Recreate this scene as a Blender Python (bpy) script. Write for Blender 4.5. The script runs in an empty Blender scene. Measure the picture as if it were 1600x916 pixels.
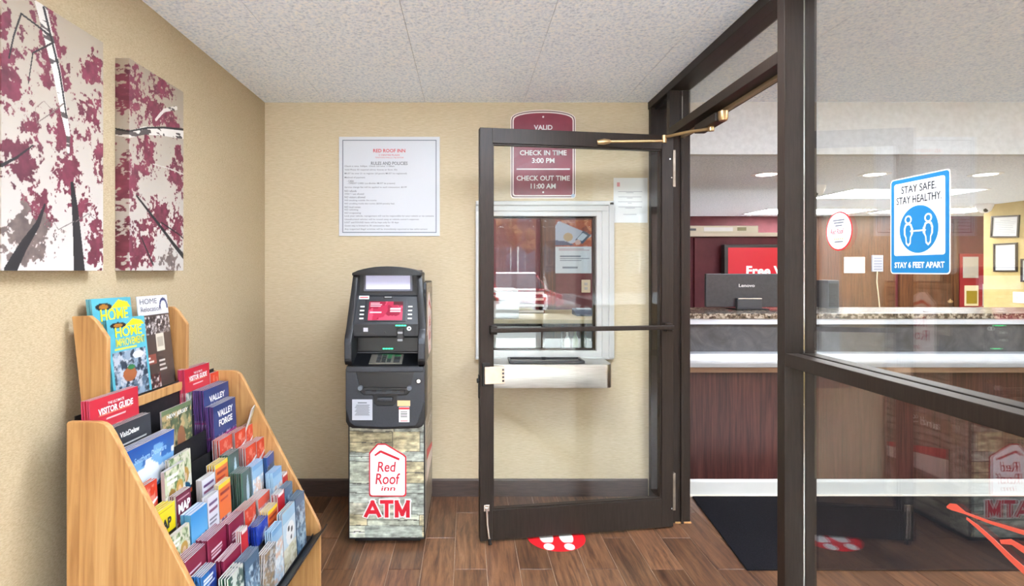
import bpy, bmesh, math, random
import numpy as np
from mathutils import Matrix, Vector, Euler

random.seed(7)
SC = bpy.context.scene
COL = SC.collection
PI = math.pi

# ------------------------------------------------------------------ camera, sky, light, exposure
CAM_H = 1.397
cd = bpy.data.cameras.new('camera'); cam = bpy.data.objects.new('camera', cd); COL.objects.link(cam)
cam.location = (0, 0, CAM_H); cam.rotation_euler = (PI / 2, 0, 0)
cd.sensor_fit = 'HORIZONTAL'; cd.sensor_width = 36; cd.lens = 870 / 1600 * 36
cd.shift_x = 70 / 1600; cd.shift_y = -35 / 1600; cd.clip_start = 0.02; cd.clip_end = 300
SC.camera = cam

w = bpy.data.worlds.new('sky'); SC.world = w; w.use_nodes = True
bg = w.node_tree.nodes['Background']
bg.inputs[0].default_value = (0.87, 0.93, 1.0, 1); bg.inputs[1].default_value = 12.0

sd = bpy.data.lights.new('sun', 'SUN'); sd.energy = 24.0; sd.angle = math.radians(3); sd.color = (.93, .97, 1)
sun = bpy.data.objects.new('sun', sd); COL.objects.link(sun); sun.rotation_euler = (math.radians(-8), math.radians(-38), 0)

SC.view_settings.view_transform = 'Standard'; SC.view_settings.look = 'None'
SC.view_settings.exposure = 1.28; SC.view_settings.gamma = 1.0; SC.view_settings.use_curve_mapping = False

# ------------------------------------------------------------------ helpers
def lin(c):
    c = c / 255.0
    return c / 12.92 if c <= 0.04045 else ((c + 0.055) / 1.055) ** 2.4
def rgb(r, g, b): return (lin(r), lin(g), lin(b), 1.0)
def rgba(c): return rgb(*c)

MATS = {}
def mat(name, c=(128, 128, 128), rough=0.5, metal=0.0, spec=0.5, emit=None, es=1.0, coat=0.0):
    if name in MATS: return MATS[name]
    m = bpy.data.materials.new(name); m.use_nodes = True; MATS[name] = m
    b = m.node_tree.nodes['Principled BSDF']
    b.inputs['Base Color'].default_value = rgba(c); b.inputs['Roughness'].default_value = rough
    b.inputs['Metallic'].default_value = metal; b.inputs['Specular IOR Level'].default_value = spec
    b.inputs['Coat Weight'].default_value = coat
    if emit: b.inputs['Emission Color'].default_value = rgba(emit); b.inputs['Emission Strength'].default_value = es
    return m
def nd(m, t, **kw):
    n = m.node_tree.nodes.new(t)
    for k, v in kw.items():
        if k in n.inputs: n.inputs[k].default_value = v
        else: setattr(n, k, v)
    return n
def ln(m, a, ao, b, bi): m.node_tree.links.new(a.outputs[ao], b.inputs[bi])
def noise_mat(name, cols, scale=(1, 1, 1), ns=5.0, detail=6, rough=0.5, bump=0.0, bdist=0.002, metal=0.0, spec=0.5,
              coord='Object', rnd=0.0, pos=(0.35, 0.65), coat=0.0, nrough=0.6, dist=0.0):
    """two or three tone noise, stretched by scale, with bump"""
    if name in MATS: return MATS[name]
    m = mat(name, cols[0], rough, metal, spec, coat=coat); b = m.node_tree.nodes['Principled BSDF']
    tc = nd(m, 'ShaderNodeTexCoord'); mp = nd(m, 'ShaderNodeMapping'); mp.inputs['Scale'].default_value = scale
    ln(m, tc, coord, mp, 'Vector')
    n = nd(m, 'ShaderNodeTexNoise', Scale=ns, Detail=float(detail), Roughness=nrough, Distortion=dist)
    if rnd:
        oi = nd(m, 'ShaderNodeObjectInfo'); mu = nd(m, 'ShaderNodeVectorMath', operation='MULTIPLY_ADD')
        cb = nd(m, 'ShaderNodeCombineXYZ')
        for k in range(3): ln(m, oi, 'Random', cb, k)
        ln(m, cb, 0, mu, 0); mu.inputs[1].default_value = (37, 61, 23); ln(m, mp, 0, mu, 2); ln(m, mu, 0, n, 'Vector')
    else: ln(m, mp, 0, n, 'Vector')
    r = nd(m, 'ShaderNodeValToRGB'); e = r.color_ramp.elements
    e[0].position, e[1].position = pos; e[0].color = rgba(cols[0]); e[1].color = rgba(cols[-1])
    for i, c in enumerate(cols[1:-1]):
        x = e.new(pos[0] + (pos[1] - pos[0]) * (i + 1) / (len(cols) - 1)); x.color = rgba(c)
    ln(m, n, 'Fac', r, 'Fac')
    src = r
    if rnd:
        hv = nd(m, 'ShaderNodeHueSaturation'); mr = nd(m, 'ShaderNodeMapRange'); mr.inputs['To Min'].default_value = 1 - rnd; mr.inputs['To Max'].default_value = 1 + rnd
        ln(m, oi, 'Random', mr, 'Value'); ln(m, mr, 0, hv, 'Value'); ln(m, r, 0, hv, 'Color'); src = hv
    ln(m, src, 0, b, 'Base Color')
    if bump:
        bp = nd(m, 'ShaderNodeBump', Strength=bump, Distance=bdist); ln(m, n, 'Fac', bp, 'Height'); ln(m, bp, 0, b, 'Normal')
    return m

def glass_mat(name, f0=0.045, tint=(1, 1, 1), rough=0.0):
    """clear pane: straight-through transmission plus a Schlick mirror term, the same from both sides"""
    if name in MATS: return MATS[name]
    m = bpy.data.materials.new(name); m.use_nodes = True; MATS[name] = m
    nt = m.node_tree; nt.nodes.remove(nt.nodes['Principled BSDF']); out = nt.nodes['Material Output']
    g = nd(m, 'ShaderNodeNewGeometry'); d = nd(m, 'ShaderNodeVectorMath', operation='DOT_PRODUCT')
    ln(m, g, 'Incoming', d, 0); ln(m, g, 'Normal', d, 1)
    a = nd(m, 'ShaderNodeMath', operation='ABSOLUTE'); ln(m, d, 'Value', a, 0)
    s = nd(m, 'ShaderNodeMath', operation='SUBTRACT'); s.inputs[0].default_value = 1; ln(m, a, 0, s, 1)
    p = nd(m, 'ShaderNodeMath', operation='POWER'); ln(m, s, 0, p, 0); p.inputs[1].default_value = 5
    f = nd(m, 'ShaderNodeMath', operation='MULTIPLY_ADD'); ln(m, p, 0, f, 0); f.inputs[1].default_value = 1 - f0; f.inputs[2].default_value = f0
    tr = nd(m, 'ShaderNodeBsdfTransparent'); tr.inputs[0].default_value = (*tint, 1)
    gl = nd(m, 'ShaderNodeBsdfGlossy'); gl.inputs['Roughness'].default_value = rough; gl.inputs[0].default_value = (1, 1, 1, 1)
    mx = nd(m, 'ShaderNodeMixShader'); ln(m, f, 0, mx, 0); ln(m, tr, 0, mx, 1); ln(m, gl, 0, mx, 2); ln(m, mx, 0, out, 'Surface')
    return m

def print_mat(rough=0.35):
    """printed surface: colour comes from the ink colours stored on the mesh"""
    if 'printed_surface%d' % int(rough * 100) in MATS: return MATS['printed_surface%d' % int(rough * 100)]
    m = mat('printed_surface%d' % int(rough * 100), (255, 255, 255), rough)
    a = nd(m, 'ShaderNodeVertexColor'); a.layer_name = 'Ink'
    ln(m, a, 'Color', m.node_tree.nodes['Principled BSDF'], 'Base Color')
    return m

class MB:
    def __init__(s): s.v = []; s.f = []
    def add(s, vs, fs):
        o = len(s.v); s.v += [tuple(p) for p in vs]; s.f += [tuple(i + o for i in f) for f in fs]; return s
    def box(s, x0, x1, y0, y1, z0, z1):
        x0, x1 = sorted((x0, x1)); y0, y1 = sorted((y0, y1)); z0, z1 = sorted((z0, z1))
        return s.add([(x0, y0, z0), (x1, y0, z0), (x1, y1, z0), (x0, y1, z0), (x0, y0, z1), (x1, y0, z1), (x1, y1, z1), (x0, y1, z1)],
                     [(0, 3, 2, 1), (4, 5, 6, 7), (0, 1, 5, 4), (1, 2, 6, 5), (2, 3, 7, 6), (3, 0, 4, 7)])
    def prism(s, poly, a0, a1, axis='y'):
        """polygon in the two other axes (x,z for y; y,z for x; x,y for z), extruded along axis"""
        def P(p, a): return {'y': (p[0], a, p[1]), 'x': (a, p[0], p[1]), 'z': (p[0], p[1], a)}[axis]
        n = len(poly); vs = [P(p, a0) for p in poly] + [P(p, a1) for p in poly]
        fs = [tuple(range(n)), tuple(range(2 * n - 1, n - 1, -1))] + [(i, i + n, (i + 1) % n + n, (i + 1) % n) for i in range(n)]
        return s.add(vs, fs)
    def ring(s, outer, inner, a0, a1, axis='y'):
        """closed band between two polygons of equal length, extruded"""
        n = len(outer)
        for i in range(n):
            j = (i + 1) % n
            s.prism([outer[i], outer[j], inner[j], inner[i]], a0, a1, axis)
        return s
    def cyl(s, c, r, h, axis='z', n=20, r2=None):
        r2 = r if r2 is None else r2
        def P(a, rr, t):
            x, y = rr * math.cos(a), rr * math.sin(a)
            return {'z': (c[0] + x, c[1] + y, c[2] + t), 'y': (c[0] + x, c[1] + t, c[2] + y), 'x': (c[0] + t, c[1] + x, c[2] + y)}[axis]
        vs = [P(2 * PI * i / n, r, 0) for i in range(n)] + [P(2 * PI * i / n, r2, h) for i in range(n)]
        fs = [tuple(range(n)), tuple(range(2 * n - 1, n - 1, -1))] + [(i, i + n, (i + 1) % n + n, (i + 1) % n) for i in range(n)]
        return s.add(vs, fs)
    def tube(s, pts, r, n=10):
        pts = [Vector(p) for p in pts]; rings = []
        up = Vector((0, 0, 1))
        for i, p in enumerate(pts):
            t = (pts[min(i + 1, len(pts) - 1)] - pts[max(i - 1, 0)]).normalized()
            a = t.cross(up)
            if a.length < 1e-3: a = t.cross(Vector((1, 0, 0)))
            a.normalize(); b = t.cross(a)
            rr = r[i] if isinstance(r, (list, tuple)) else r
            rings.append([p + a * rr * math.cos(2 * PI * k / n) + b * rr * math.sin(2 * PI * k / n) for k in range(n)])
        vs = [q for g in rings for q in g]; fs = [tuple(range(n)), tuple(range(len(vs) - 1, len(vs) - n - 1, -1))]
        for i in range(len(pts) - 1):
            for k in range(n): fs.append((i * n + k, (i + 1) * n + k, (i + 1) * n + (k + 1) % n, i * n + (k + 1) % n))
        return s.add(vs, fs)
    def lathe(s, prof, c, n=24):
        vs = []; fs = []
        for (r, z) in prof: vs += [(c[0] + r * math.cos(2 * PI * k / n), c[1] + r * math.sin(2 * PI * k / n), c[2] + z) for k in range(n)]
        for i in range(len(prof) - 1):
            for k in range(n): fs.append((i * n + k, i * n + (k + 1) % n, (i + 1) * n + (k + 1) % n, (i + 1) * n + k))
        fs += [tuple(range(n - 1, -1, -1)), tuple(range(len(vs) - n, len(vs)))]
        return s.add(vs, fs)
    def xf(s, M): s.v = [tuple(M @ Vector(p)) for p in s.v]; return s
    def mesh(s, name, bevel=0.0, seg=2, smooth=False):
        me = bpy.data.meshes.new(name); me.from_pydata(s.v, [], s.f)
        bm = bmesh.new(); bm.from_mesh(me)
        bmesh.ops.recalc_face_normals(bm, faces=bm.faces)
        if bevel:
            ed = [e for e in bm.edges if len(e.link_faces) == 2 and e.calc_face_angle(0) > 0.5]
            bmesh.ops.bevel(bm, geom=ed, offset=bevel, segments=seg, affect='EDGES', profile=0.6, clamp_overlap=True)
        bm.to_mesh(me); bm.free()
        if smooth:
            for p in me.polygons: p.use_smooth = True
            try: me.set_sharp_from_angle(angle=math.radians(40))
            except Exception: pass
        return me

def rrect(x0, x1, y0, y1, r, n=5):
    pts = []
    for cx, cy, a in ((x1 - r, y0 + r, -PI / 2), (x1 - r, y1 - r, 0), (x0 + r, y1 - r, PI / 2), (x0 + r, y0 + r, PI)):
        for k in range(n + 1):
            t = a + PI / 2 * k / n; pts.append((cx + r * math.cos(t), cy + r * math.sin(t)))
    return pts

def tag(o, label=None, cat=None, group=None, kind=None):
    if label: o['label'] = label
    if cat: o['category'] = cat
    if group: o['group'] = group
    if kind: o['kind'] = kind
    return o
def link(o, parent=None, world=True):
    COL.objects.link(o)
    if parent is not None:
        o.parent = parent
        if world: o.matrix_parent_inverse = chain(parent).inverted()
    return o
def chain(o):
    M = o.matrix_basis.copy()
    if o.parent is not None: M = chain(o.parent) @ o.matrix_parent_inverse @ M
    return M
def obj(name, mb, m, parent=None, bevel=0.0, seg=2, smooth=False, world=True):
    """one mesh object; world=True: coordinates are world ones even under a parent, else the parent's own"""
    me = mb if isinstance(mb, bpy.types.Mesh) else mb.mesh(name, bevel, seg, smooth)
    if m is not None and not me.materials: me.materials.append(m)
    return link(bpy.data.objects.new(name, me), parent, world)
def empty(name, loc=(0, 0, 0), rot=(0, 0, 0)):
    o = bpy.data.objects.new(name, None); o.location = loc; o.rotation_euler = rot; o.empty_display_size = 0.05
    COL.objects.link(o); return o
def struct(o): o['kind'] = 'structure'; return o

BACK = Euler((PI / 2, 0, 0)); TOWARD_LEFT = Euler((PI / 2, 0, -PI / 2)); TOWARD_RIGHT = Euler((PI / 2, 0, PI / 2)); UP = Euler((0, 0, 0))
def text(name, s, w, h, m, parent, loc, rot=BACK, bold=0.0, ext=0.0004, world=True, M=None, shear=0.0, align='c'):
    """flat lettering fitted into a w by h box around loc (w None keeps the face's own proportion)"""
    c = bpy.data.curves.new(name, 'FONT'); c.body = s; c.size = 1; c.resolution_u = 4 if len(s) < 12 else 2; c.offset = bold; c.extrude = 0.0; c.shear = shear
    c.align_x = 'LEFT' if align == 'l' else 'CENTER'
    t = bpy.data.objects.new(name, c); me = bpy.data.meshes.new_from_object(t)
    bpy.data.objects.remove(t); bpy.data.curves.remove(c)
    n = len(me.vertices); a = np.empty(n * 3, 'f'); me.vertices.foreach_get('co', a); a = a.reshape(-1, 3)
    lo, hi = a.min(0), a.max(0); sy = h / max(hi[1] - lo[1], 1e-6); sx = sy if w is None else w / max(hi[0] - lo[0], 1e-6)
    a[:, 0] -= lo[0] if align == 'l' else (lo[0] + hi[0]) / 2; a[:, 1] -= (lo[1] + hi[1]) / 2
    a[:, 0] *= sx; a[:, 1] *= sy; a[:, 2] = ext
    T = M if M is not None else Matrix.Translation(loc) @ rot.to_matrix().to_4x4()
    b = np.array(T)[:3, :3] @ a.T + np.array(T)[:3, 3:4]
    me.vertices.foreach_set('co', b.T.astype('f').ravel()); me.update()
    me.materials.clear(); me.materials.append(m); me.name = name
    return link(bpy.data.objects.new(name, me), parent, world)

def copy_to(o, parent=None):
    c = o.copy(); COL.objects.link(c); c.parent = parent
    return c

# ---- ink: small raster painter whose result is stored as colours of a fine grid
def vnoise(W, H, sx, sy, seed, octv=4):
    r = np.random.RandomState(seed); out = np.zeros((H, W)); amp = 1; tot = 0
    for o in range(octv):
        gx, gy = int(sx * 2 ** o) + 2, int(sy * 2 ** o) + 2; g = r.rand(gy + 1, gx + 1)
        x = np.linspace(0, sx * 2 ** o, W); y = np.linspace(0, sy * 2 ** o, H)
        xi = np.minimum(x.astype(int), gx - 1); yi = np.minimum(y.astype(int), gy - 1); fx = x - xi; fy = y - yi
        fx = fx * fx * (3 - 2 * fx); fy = fy * fy * (3 - 2 * fy)
        a = g[yi][:, xi]; b = g[yi][:, xi + 1]; c = g[yi + 1][:, xi]; d = g[yi + 1][:, xi + 1]
        out += amp * ((a * (1 - fx) + b * fx) * (1 - fy)[:, None] + (c * (1 - fx) + d * fx) * fy[:, None]); tot += amp; amp *= 0.6
    return out / tot
class Ink:
    def __init__(s, W, H, c): s.W, s.H = W, H; s.a = np.ones((H, W, 3)) * np.array(c, float); s.x, s.y = np.meshgrid(np.linspace(0, 1, W), np.linspace(0, 1, H))
    def put(s, mask, c, al=1.0):
        mk = (mask.astype(float) * al)[..., None]; s.a = s.a * (1 - mk) + np.array(c, float) * mk; return s
    def rect(s, x0, x1, y0, y1, c, al=1.0): return s.put((s.x >= x0) & (s.x <= x1) & (s.y >= y0) & (s.y <= y1), c, al)
    def ell(s, cx, cy, rx, ry, c, al=1.0): return s.put(((s.x - cx) / rx) ** 2 + ((s.y - cy) / ry) ** 2 < 1, c, al)
    def tri(s, pts, c):
        mk = np.ones_like(s.x, bool); n = len(pts)
        for i in range(n):
            (ax, ay), (bx, by) = pts[i], pts[(i + 1) % n]; mk &= ((bx - ax) * (s.y - ay) - (by - ay) * (s.x - ax)) >= 0
        return s.put(mk, c)
    def line(s, ax, ay, bx, by, w0, w1, c, asp=1.0):
        dx, dy = bx - ax, (by - ay) * asp; L2 = dx * dx + dy * dy
        t = np.clip(((s.x - ax) * dx + (s.y - ay) * asp * dy) / L2, 0, 1)
        d = np.hypot(s.x - ax - t * dx, (s.y - ay) * asp - t * dy)
        return s.put(d < w0 + (w1 - w0) * t, c)
    def blobs(s, seed, sc, th, c, x0=0, x1=1, y0=0, y1=1, al=1.0, octv=3):
        n = vnoise(s.W, s.H, sc, sc * s.H / s.W, seed, octv)
        return s.put((n > th) & (s.x >= x0) & (s.x <= x1) & (s.y >= y0) & (s.y <= y1), c, al)
    def photo(s, seed, pal, x0=0, x1=1, y0=0, y1=1, sc=4):
        s.rect(x0, x1, y0, y1, pal[0])
        bx = (s.x >= x0) & (s.x <= x1) & (s.y >= y0) & (s.y <= y1)
        for i, c in enumerate(pal[1:]):
            n = vnoise(s.W, s.H, sc * (1.2 + .5 * i), sc * (1.2 + .5 * i) * s.H / s.W, seed + i * 7, 5)
            s.put(np.clip((n - .47 - .025 * i) / .09, 0, 1) * bx, c)
        return s
    def lines(s, seed, x0, x1, y0, y1, n, c, fill=0.5):
        r = np.random.RandomState(seed)
        for i in range(n):
            a = y0 + (y1 - y0) * (i + .25) / n; s.rect(x0, x0 + (x1 - x0) * (0.6 + .4 * r.rand()), a, a + (y1 - y0) / n * fill, c)
        return s
LUT = np.array([lin(i) for i in range(256)])
def ink_grid(name, ink, P, sides=None, tone=0.72):
    """mesh: fine grid in local (s,t in 0..1) mapped by P -> xyz, inked. sides = (thickness vector, colour) adds the edges and back"""
    W, H = ink.W, ink.H
    s, t = np.meshgrid(np.linspace(0, 1, W), np.linspace(0, 1, H)); v = P(s.ravel(), t.ravel())
    idx = np.arange(W * H).reshape(H, W); q = np.stack([idx[:-1, :-1], idx[:-1, 1:], idx[1:, 1:], idx[1:, :-1]], -1).reshape(-1, 4)
    col = LUT[np.clip(ink.a, 0, 255).astype(int)].reshape(-1, 3); V = v.tolist(); F = q.tolist()
    if sides is not None:
        th, cs = sides
        b = [idx[0, 0], idx[0, -1], idx[-1, -1], idx[-1, 0]]; f = [v[i] for i in b]; k = [p + np.array(th) for p in f]; ex = []
        for i in range(4):
            j = (i + 1) % 4; o = len(V); V += [list(f[i]), list(f[j]), list(k[j]), list(k[i])]; F.append([o, o + 3, o + 2, o + 1]); ex += [cs[i]] * 4
        o = len(V); V += [list(p) for p in k]; F.append([o + 3, o + 2, o + 1, o]); ex += [cs[4]] * 4
        col = np.vstack([col, [[lin(c) for c in e] for e in ex]])
    me = bpy.data.meshes.new(name); me.from_pydata(V, [], F)
    at = me.color_attributes.new('Ink', 'FLOAT_COLOR', 'POINT'); c4 = np.ones((len(V), 4)); c4[:, :3] = col * tone; at.data.foreach_set('color', c4.ravel().astype('f'))
    return me

# ------------------------------------------------------------------ materials
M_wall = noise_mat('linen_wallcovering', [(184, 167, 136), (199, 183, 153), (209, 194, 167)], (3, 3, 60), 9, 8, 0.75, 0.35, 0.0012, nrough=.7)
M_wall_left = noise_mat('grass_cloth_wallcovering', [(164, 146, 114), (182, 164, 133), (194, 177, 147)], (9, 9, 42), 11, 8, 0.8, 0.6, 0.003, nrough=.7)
M_ceil = noise_mat('popcorn_ceiling', [(206, 214, 226), (238, 245, 254), (255, 255, 255)], (1, 1, 1), 72, 3, 0.9, 0.6, 0.008, pos=(.30, .66))
M_ceil2 = noise_mat('popcorn_ceiling_low', [(212, 220, 230), (232, 238, 246), (244, 249, 255)], (1, 1, 1), 85, 4, 0.9, 0.7, 0.008, pos=(.38, .62))
M_soffit = noise_mat('soffit_plaster', [(202, 204, 206), (214, 216, 218)], (1, 1, 1), 30, 3, 0.8, 0.2, 0.002)
M_plank = noise_mat('wood_look_tile', [(48, 31, 23), (86, 57, 40), (112, 78, 54), (128, 96, 72)], (16, 1.3, 1), 3.2, 8, 0.3, 0.15, 0.001, rnd=0.3, pos=(.3, .72), nrough=.68, dist=.6)
M_grout = noise_mat('grout', [(152, 132, 112), (170, 150, 130)], (1, 1, 1), 60, 3, 0.9)
M_base = noise_mat('baseboard_tile', [(62, 50, 46), (78, 64, 58)], (2, 2, 20), 6, 4, 0.4)
M_bronze = noise_mat('bronze_anodised_aluminium', [(34, 26, 21), (43, 34, 28)], (30, 30, 2), 5, 3, 0.42, metal=0.0, spec=.25)
M_gasket = mat('black_gasket', (14, 13, 13), 0.6)
M_glass = glass_mat('clear_pane', 0.032, (.985, .995, .99))
M_glass_door = glass_mat('door_pane', 0.018, (.985, .995, .99))
M_glass_big = glass_mat('partition_pane', 0.095, (.97, .985, .98))
M_oak = noise_mat('oak_veneer', [(152, 106, 60), (180, 134, 83), (194, 152, 101)], (13, 13, 0.7), 3.0, 8, 0.42, 0.1, 0.001, pos=(.3, .7), dist=1.2)
M_blackmetal = noise_mat('black_sheet_metal', [(20, 20, 22), (30, 30, 32)], (1, 1, 1), 40, 3, 0.45)
M_white = mat('white_plastic', (236, 236, 236), 0.35)
M_paper = mat('white_paper', (214, 214, 212), 0.6)
M_ink = mat('black_ink', (40, 42, 46), 0.6)
M_inkgrey = mat('grey_ink', (96, 98, 104), 0.6)
M_red = mat('red_vinyl', (196, 24, 46), 0.4)
M_redink = mat('red_ink', (205, 52, 62), 0.6)
M_winkk = mat('white_ink', (222, 221, 220), 0.5)
M_yellow = mat('yellow_ink', (246, 226, 30), 0.5)
M_maroonpaint = noise_mat('maroon_paint', [(92, 30, 40), (104, 38, 48)], (1, 1, 1), 12, 3, 0.6)
M_maroonsign = noise_mat('maroon_sign_face', [(122, 34, 54), (134, 42, 62)], (1, 1, 1), 8, 3, 0.35)
M_atm = noise_mat('atm_black_plastic', [(20, 21, 23), (26, 27, 30)], (1, 1, 1), 120, 2, 0.42)
M_atmgrey = noise_mat('atm_slate_plastic', [(38, 42, 49), (44, 48, 55)], (1, 1, 1), 120, 2, 0.4)
M_atmdark = mat('atm_recess_plastic', (14, 15, 18), 0.35)
M_steel = noise_mat('brushed_steel', [(176, 172, 166), (204, 201, 196)], (2, 40, 120), 6, 4, 0.28, metal=1.0)
M_chrome = mat('chrome', (214, 212, 206), 0.15, 1.0)
M_brass = mat('bronze_arm_metal', (176, 146, 104), 0.35, 0.8)
M_granite = noise_mat('granite', [(30, 25, 22), (98, 82, 66), (176, 164, 148)], (1, 1, 1), 55, 5, 0.25, pos=(.36, .62))
M_laminate = noise_mat('grey_stone_laminate', [(64, 64, 66), (76, 76, 79), (90, 90, 93)], (1, 1, 1), 7, 7, 0.4, dist=1.4)
M_mahog = noise_mat('mahogany_laminate', [(44, 20, 19), (64, 32, 29), (80, 44, 40)], (22, 22, .8), 3.5, 6, 0.3, dist=.4)
M_mat = noise_mat('black_carpet_mat', [(13, 13, 16), (22, 21, 25), (32, 30, 34)], (1, 1, 1), 220, 3, 0.95, 0.8, 0.004, spec=.1)
M_tan = noise_mat('tan_paint', [(196, 172, 112), (206, 182, 124)], (1, 1, 1), 10, 3, 0.7)
M_woodpanel = noise_mat('brown_wood_panel', [(56, 30, 19), (80, 46, 28), (98, 60, 36)], (18, 18, .8), 3, 6, 0.4, dist=.5)
M_whitetrim = mat('white_painted_trim', (192, 192, 189), 0.4)
M_led = mat('downlight_glow', (255, 250, 240), 0.5, emit=(255, 250, 240), es=9)
M_panel = mat('light_panel_glow', (255, 255, 255), 0.5, emit=(255, 255, 255), es=11)

# ------------------------------------------------------------------ dimensions
XL = -1.255        # left wall
YB = 3.453         # back wall
ZC = 2.44          # entry ceiling
Z2 = 2.12          # low ceiling behind the reception
YS = -2.2          # street front
P0, P1 = 1.12, 1.234   # depth of the glazed partition
XR = 5.75          # right wall of the lobby
WX0, WX1, WZ0, WZ1 = 0.151, 0.80, 0.90, 1.734   # service window opening

# ------------------------------------------------------------------ floor with tiles
floor = struct(obj('floor', MB().box(XL - .1, 7.1, YS, 7.5, -.12, -.003), M_grout))
TP, TL, TX, TY = 0.1535, 0.61, 0.092, 2.603
tiles = {}
def tile_mesh(wd, l):
    k = (round(wd, 3), round(l, 3))
    if k not in tiles:
        me = MB().box(0.0013, wd - .0013, 0.0013, l - .0013, -.012, 0).mesh('floor_tile', 0.0012, 1); me.materials.append(M_plank); tiles[k] = me
    return tiles[k]
for k in range(-9, 24):
    xa, xb = max(TX + k * TP, XL), TX + (k + 1) * TP
    if xb - xa < .02: continue
    off = TY if k % 2 else TY + TL / 2
    for n in range(-3, 3):
        a, b = off + n * TL, off + (n + 1) * TL
        a, b = max(a, 1.25), min(b, YB - .004)
        if b - a < .03: continue
        if xa > 1.45 and a > 2.7: continue
        o = obj('floor_tile', tile_mesh(xb - xa, b - a), None, floor); o.location = (xa, a, 0)
rest = MB()
for k in range(-9, 44):
    xa, xb = max(TX + k * TP, XL), TX + (k + 1) * TP
    off = TY if k % 2 else TY + TL / 2
    for n in range(-7, 2):
        a, b = off + n * TL, off + (n + 1) * TL
        lo, hi = (YS + .02, 1.25) if k < 24 else (YS + .02, YB)
        a, b = max(a, lo), min(b, hi)
        if b - a > .03 and xb < XR: rest.box(xa + .0013, xb - .0013, a + .0013, b - .0013, -.012, 0)
tag(obj('floor_tile_field', rest, M_plank, floor), kind='stuff')

# ------------------------------------------------------------------ ceiling
ceil = struct(obj('ceiling', MB().box(XL - .1, 7.1, YS, 3.5, ZC + .006, ZC + .12), M_gasket))
edges = [XL - .1] + [-.873 + .6115 * i for i in range(0, 14)]
for i in range(len(edges) - 1):
    obj('ceiling_panel', MB().box(edges[i] + .0012, edges[i + 1] - .0012, YS, 3.5, ZC, ZC + .008), M_ceil, ceil)
struct(obj('ceiling_low', MB().box(-1.4, 7.1, 3.5, 7.5, Z2, Z2 + .1), M_ceil2))
struct(obj('trim_1', MB().box(P1, 7.1, 3.44, 3.5, Z2 - .004, ZC), M_soffit))

# ------------------------------------------------------------------ walls
struct(obj('floor_bounce', MB().box(-1.26, 6.97, 4.0, 7.4, -.003, 0), noise_mat('pale_bounce_floor', [(206, 208, 208), (222, 224, 224)], (1, 1, 1), 30, 3, .5)))  # pale floor added unseen behind the counter to bounce light onto the ceiling
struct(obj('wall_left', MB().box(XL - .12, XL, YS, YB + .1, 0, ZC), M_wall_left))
wb = MB(); yb2 = YB + .1
wb.box(XL, WX0 - .04, YB, yb2, 0, ZC).box(WX1 + .04, P0 + .02, YB, yb2, 0, ZC).box(WX0 - .04, WX1 + .04, YB, yb2, 0, WZ0 - .04).box(WX0 - .04, WX1 + .04, YB, yb2, WZ1 + .04, ZC)
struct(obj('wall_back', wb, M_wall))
prof = [(YB, 0), (YB - .012, 0), (YB - .012, .098), (YB - .008, .107), (YB, .107)]
struct(obj('baseboard_back', MB().prism(prof, XL, P0 - .002, 'x'), M_base))
bl = MB().prism([(XL, 0), (XL + .012, 0), (XL + .012, .098), (XL + .008, .107), (XL, .107)], YS + .05, YB - .013, 'y')
struct(obj('baseboard_left', bl, M_base))
# lobby shell
struct(obj('wall_right', MB().box(XR, XR + .1, YS, 6.2, 0, ZC), M_tan))
struct(obj('wall_alcove', MB().box(6.97, 7.07, 6.2, 7.5, 0, Z2).box(XR + .1, 6.97, 6.1, 6.2, 0, Z2), M_tan))
struct(obj('wall_rear', MB().box(-1.4, 7.07, 7.4, 7.5, 0, Z2), M_maroonpaint))
struct(obj('wall_office_left', MB().box(-1.36, -1.26, YB + .1, 7.4, 0, Z2), M_maroonpaint))
struct(obj('wall_office', MB().box(-1.26, 1.3, 5.0, 5.08, 0, Z2), M_maroonpaint))
struct(obj('trim_2', MB().box(.655, .79, 4.97, 5.0, 0, Z2), M_woodpanel, bevel=.004))
struct(obj('trim_3', MB().box(4.55, 5.66, 7.36, 7.4, 0, Z2), M_woodpanel, bevel=.004))

# street front behind the viewer: low sill, glass, mullions, head
sf = struct(empty('window_2', (0, YS, 0)))
obj('sill', MB().box(XL, XR, YS - .06, YS + .05, 0, .1), M_bronze, sf)
obj('reflection_blocker', MB().box(1.2, XR, YS - .05, YS + .04, .1, .85), M_tan, sf); obj('head', MB().box(XL, XR, YS - .06, YS + .05, 2.32, ZC), M_bronze, sf)  # opaque lower panel added out of view to block the bright pavement reflection
for x in (XL + .02, -.5, .45, 1.18, 2.4, 3.6, 4.8, XR - .03):
    obj('mullion', MB().box(x - .022, x + .022, YS - .06, YS + .05, .1, 2.32), M_bronze, sf)
xs = (XL + .02, -.5, .45, 1.18, 2.4, 3.6, 4.8, XR - .03)
for i in range(7): obj('pane', MB().box(xs[i] + .022, xs[i + 1] - .022, YS - .012, YS - .006, .1, 2.32), M_glass, sf)

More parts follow.
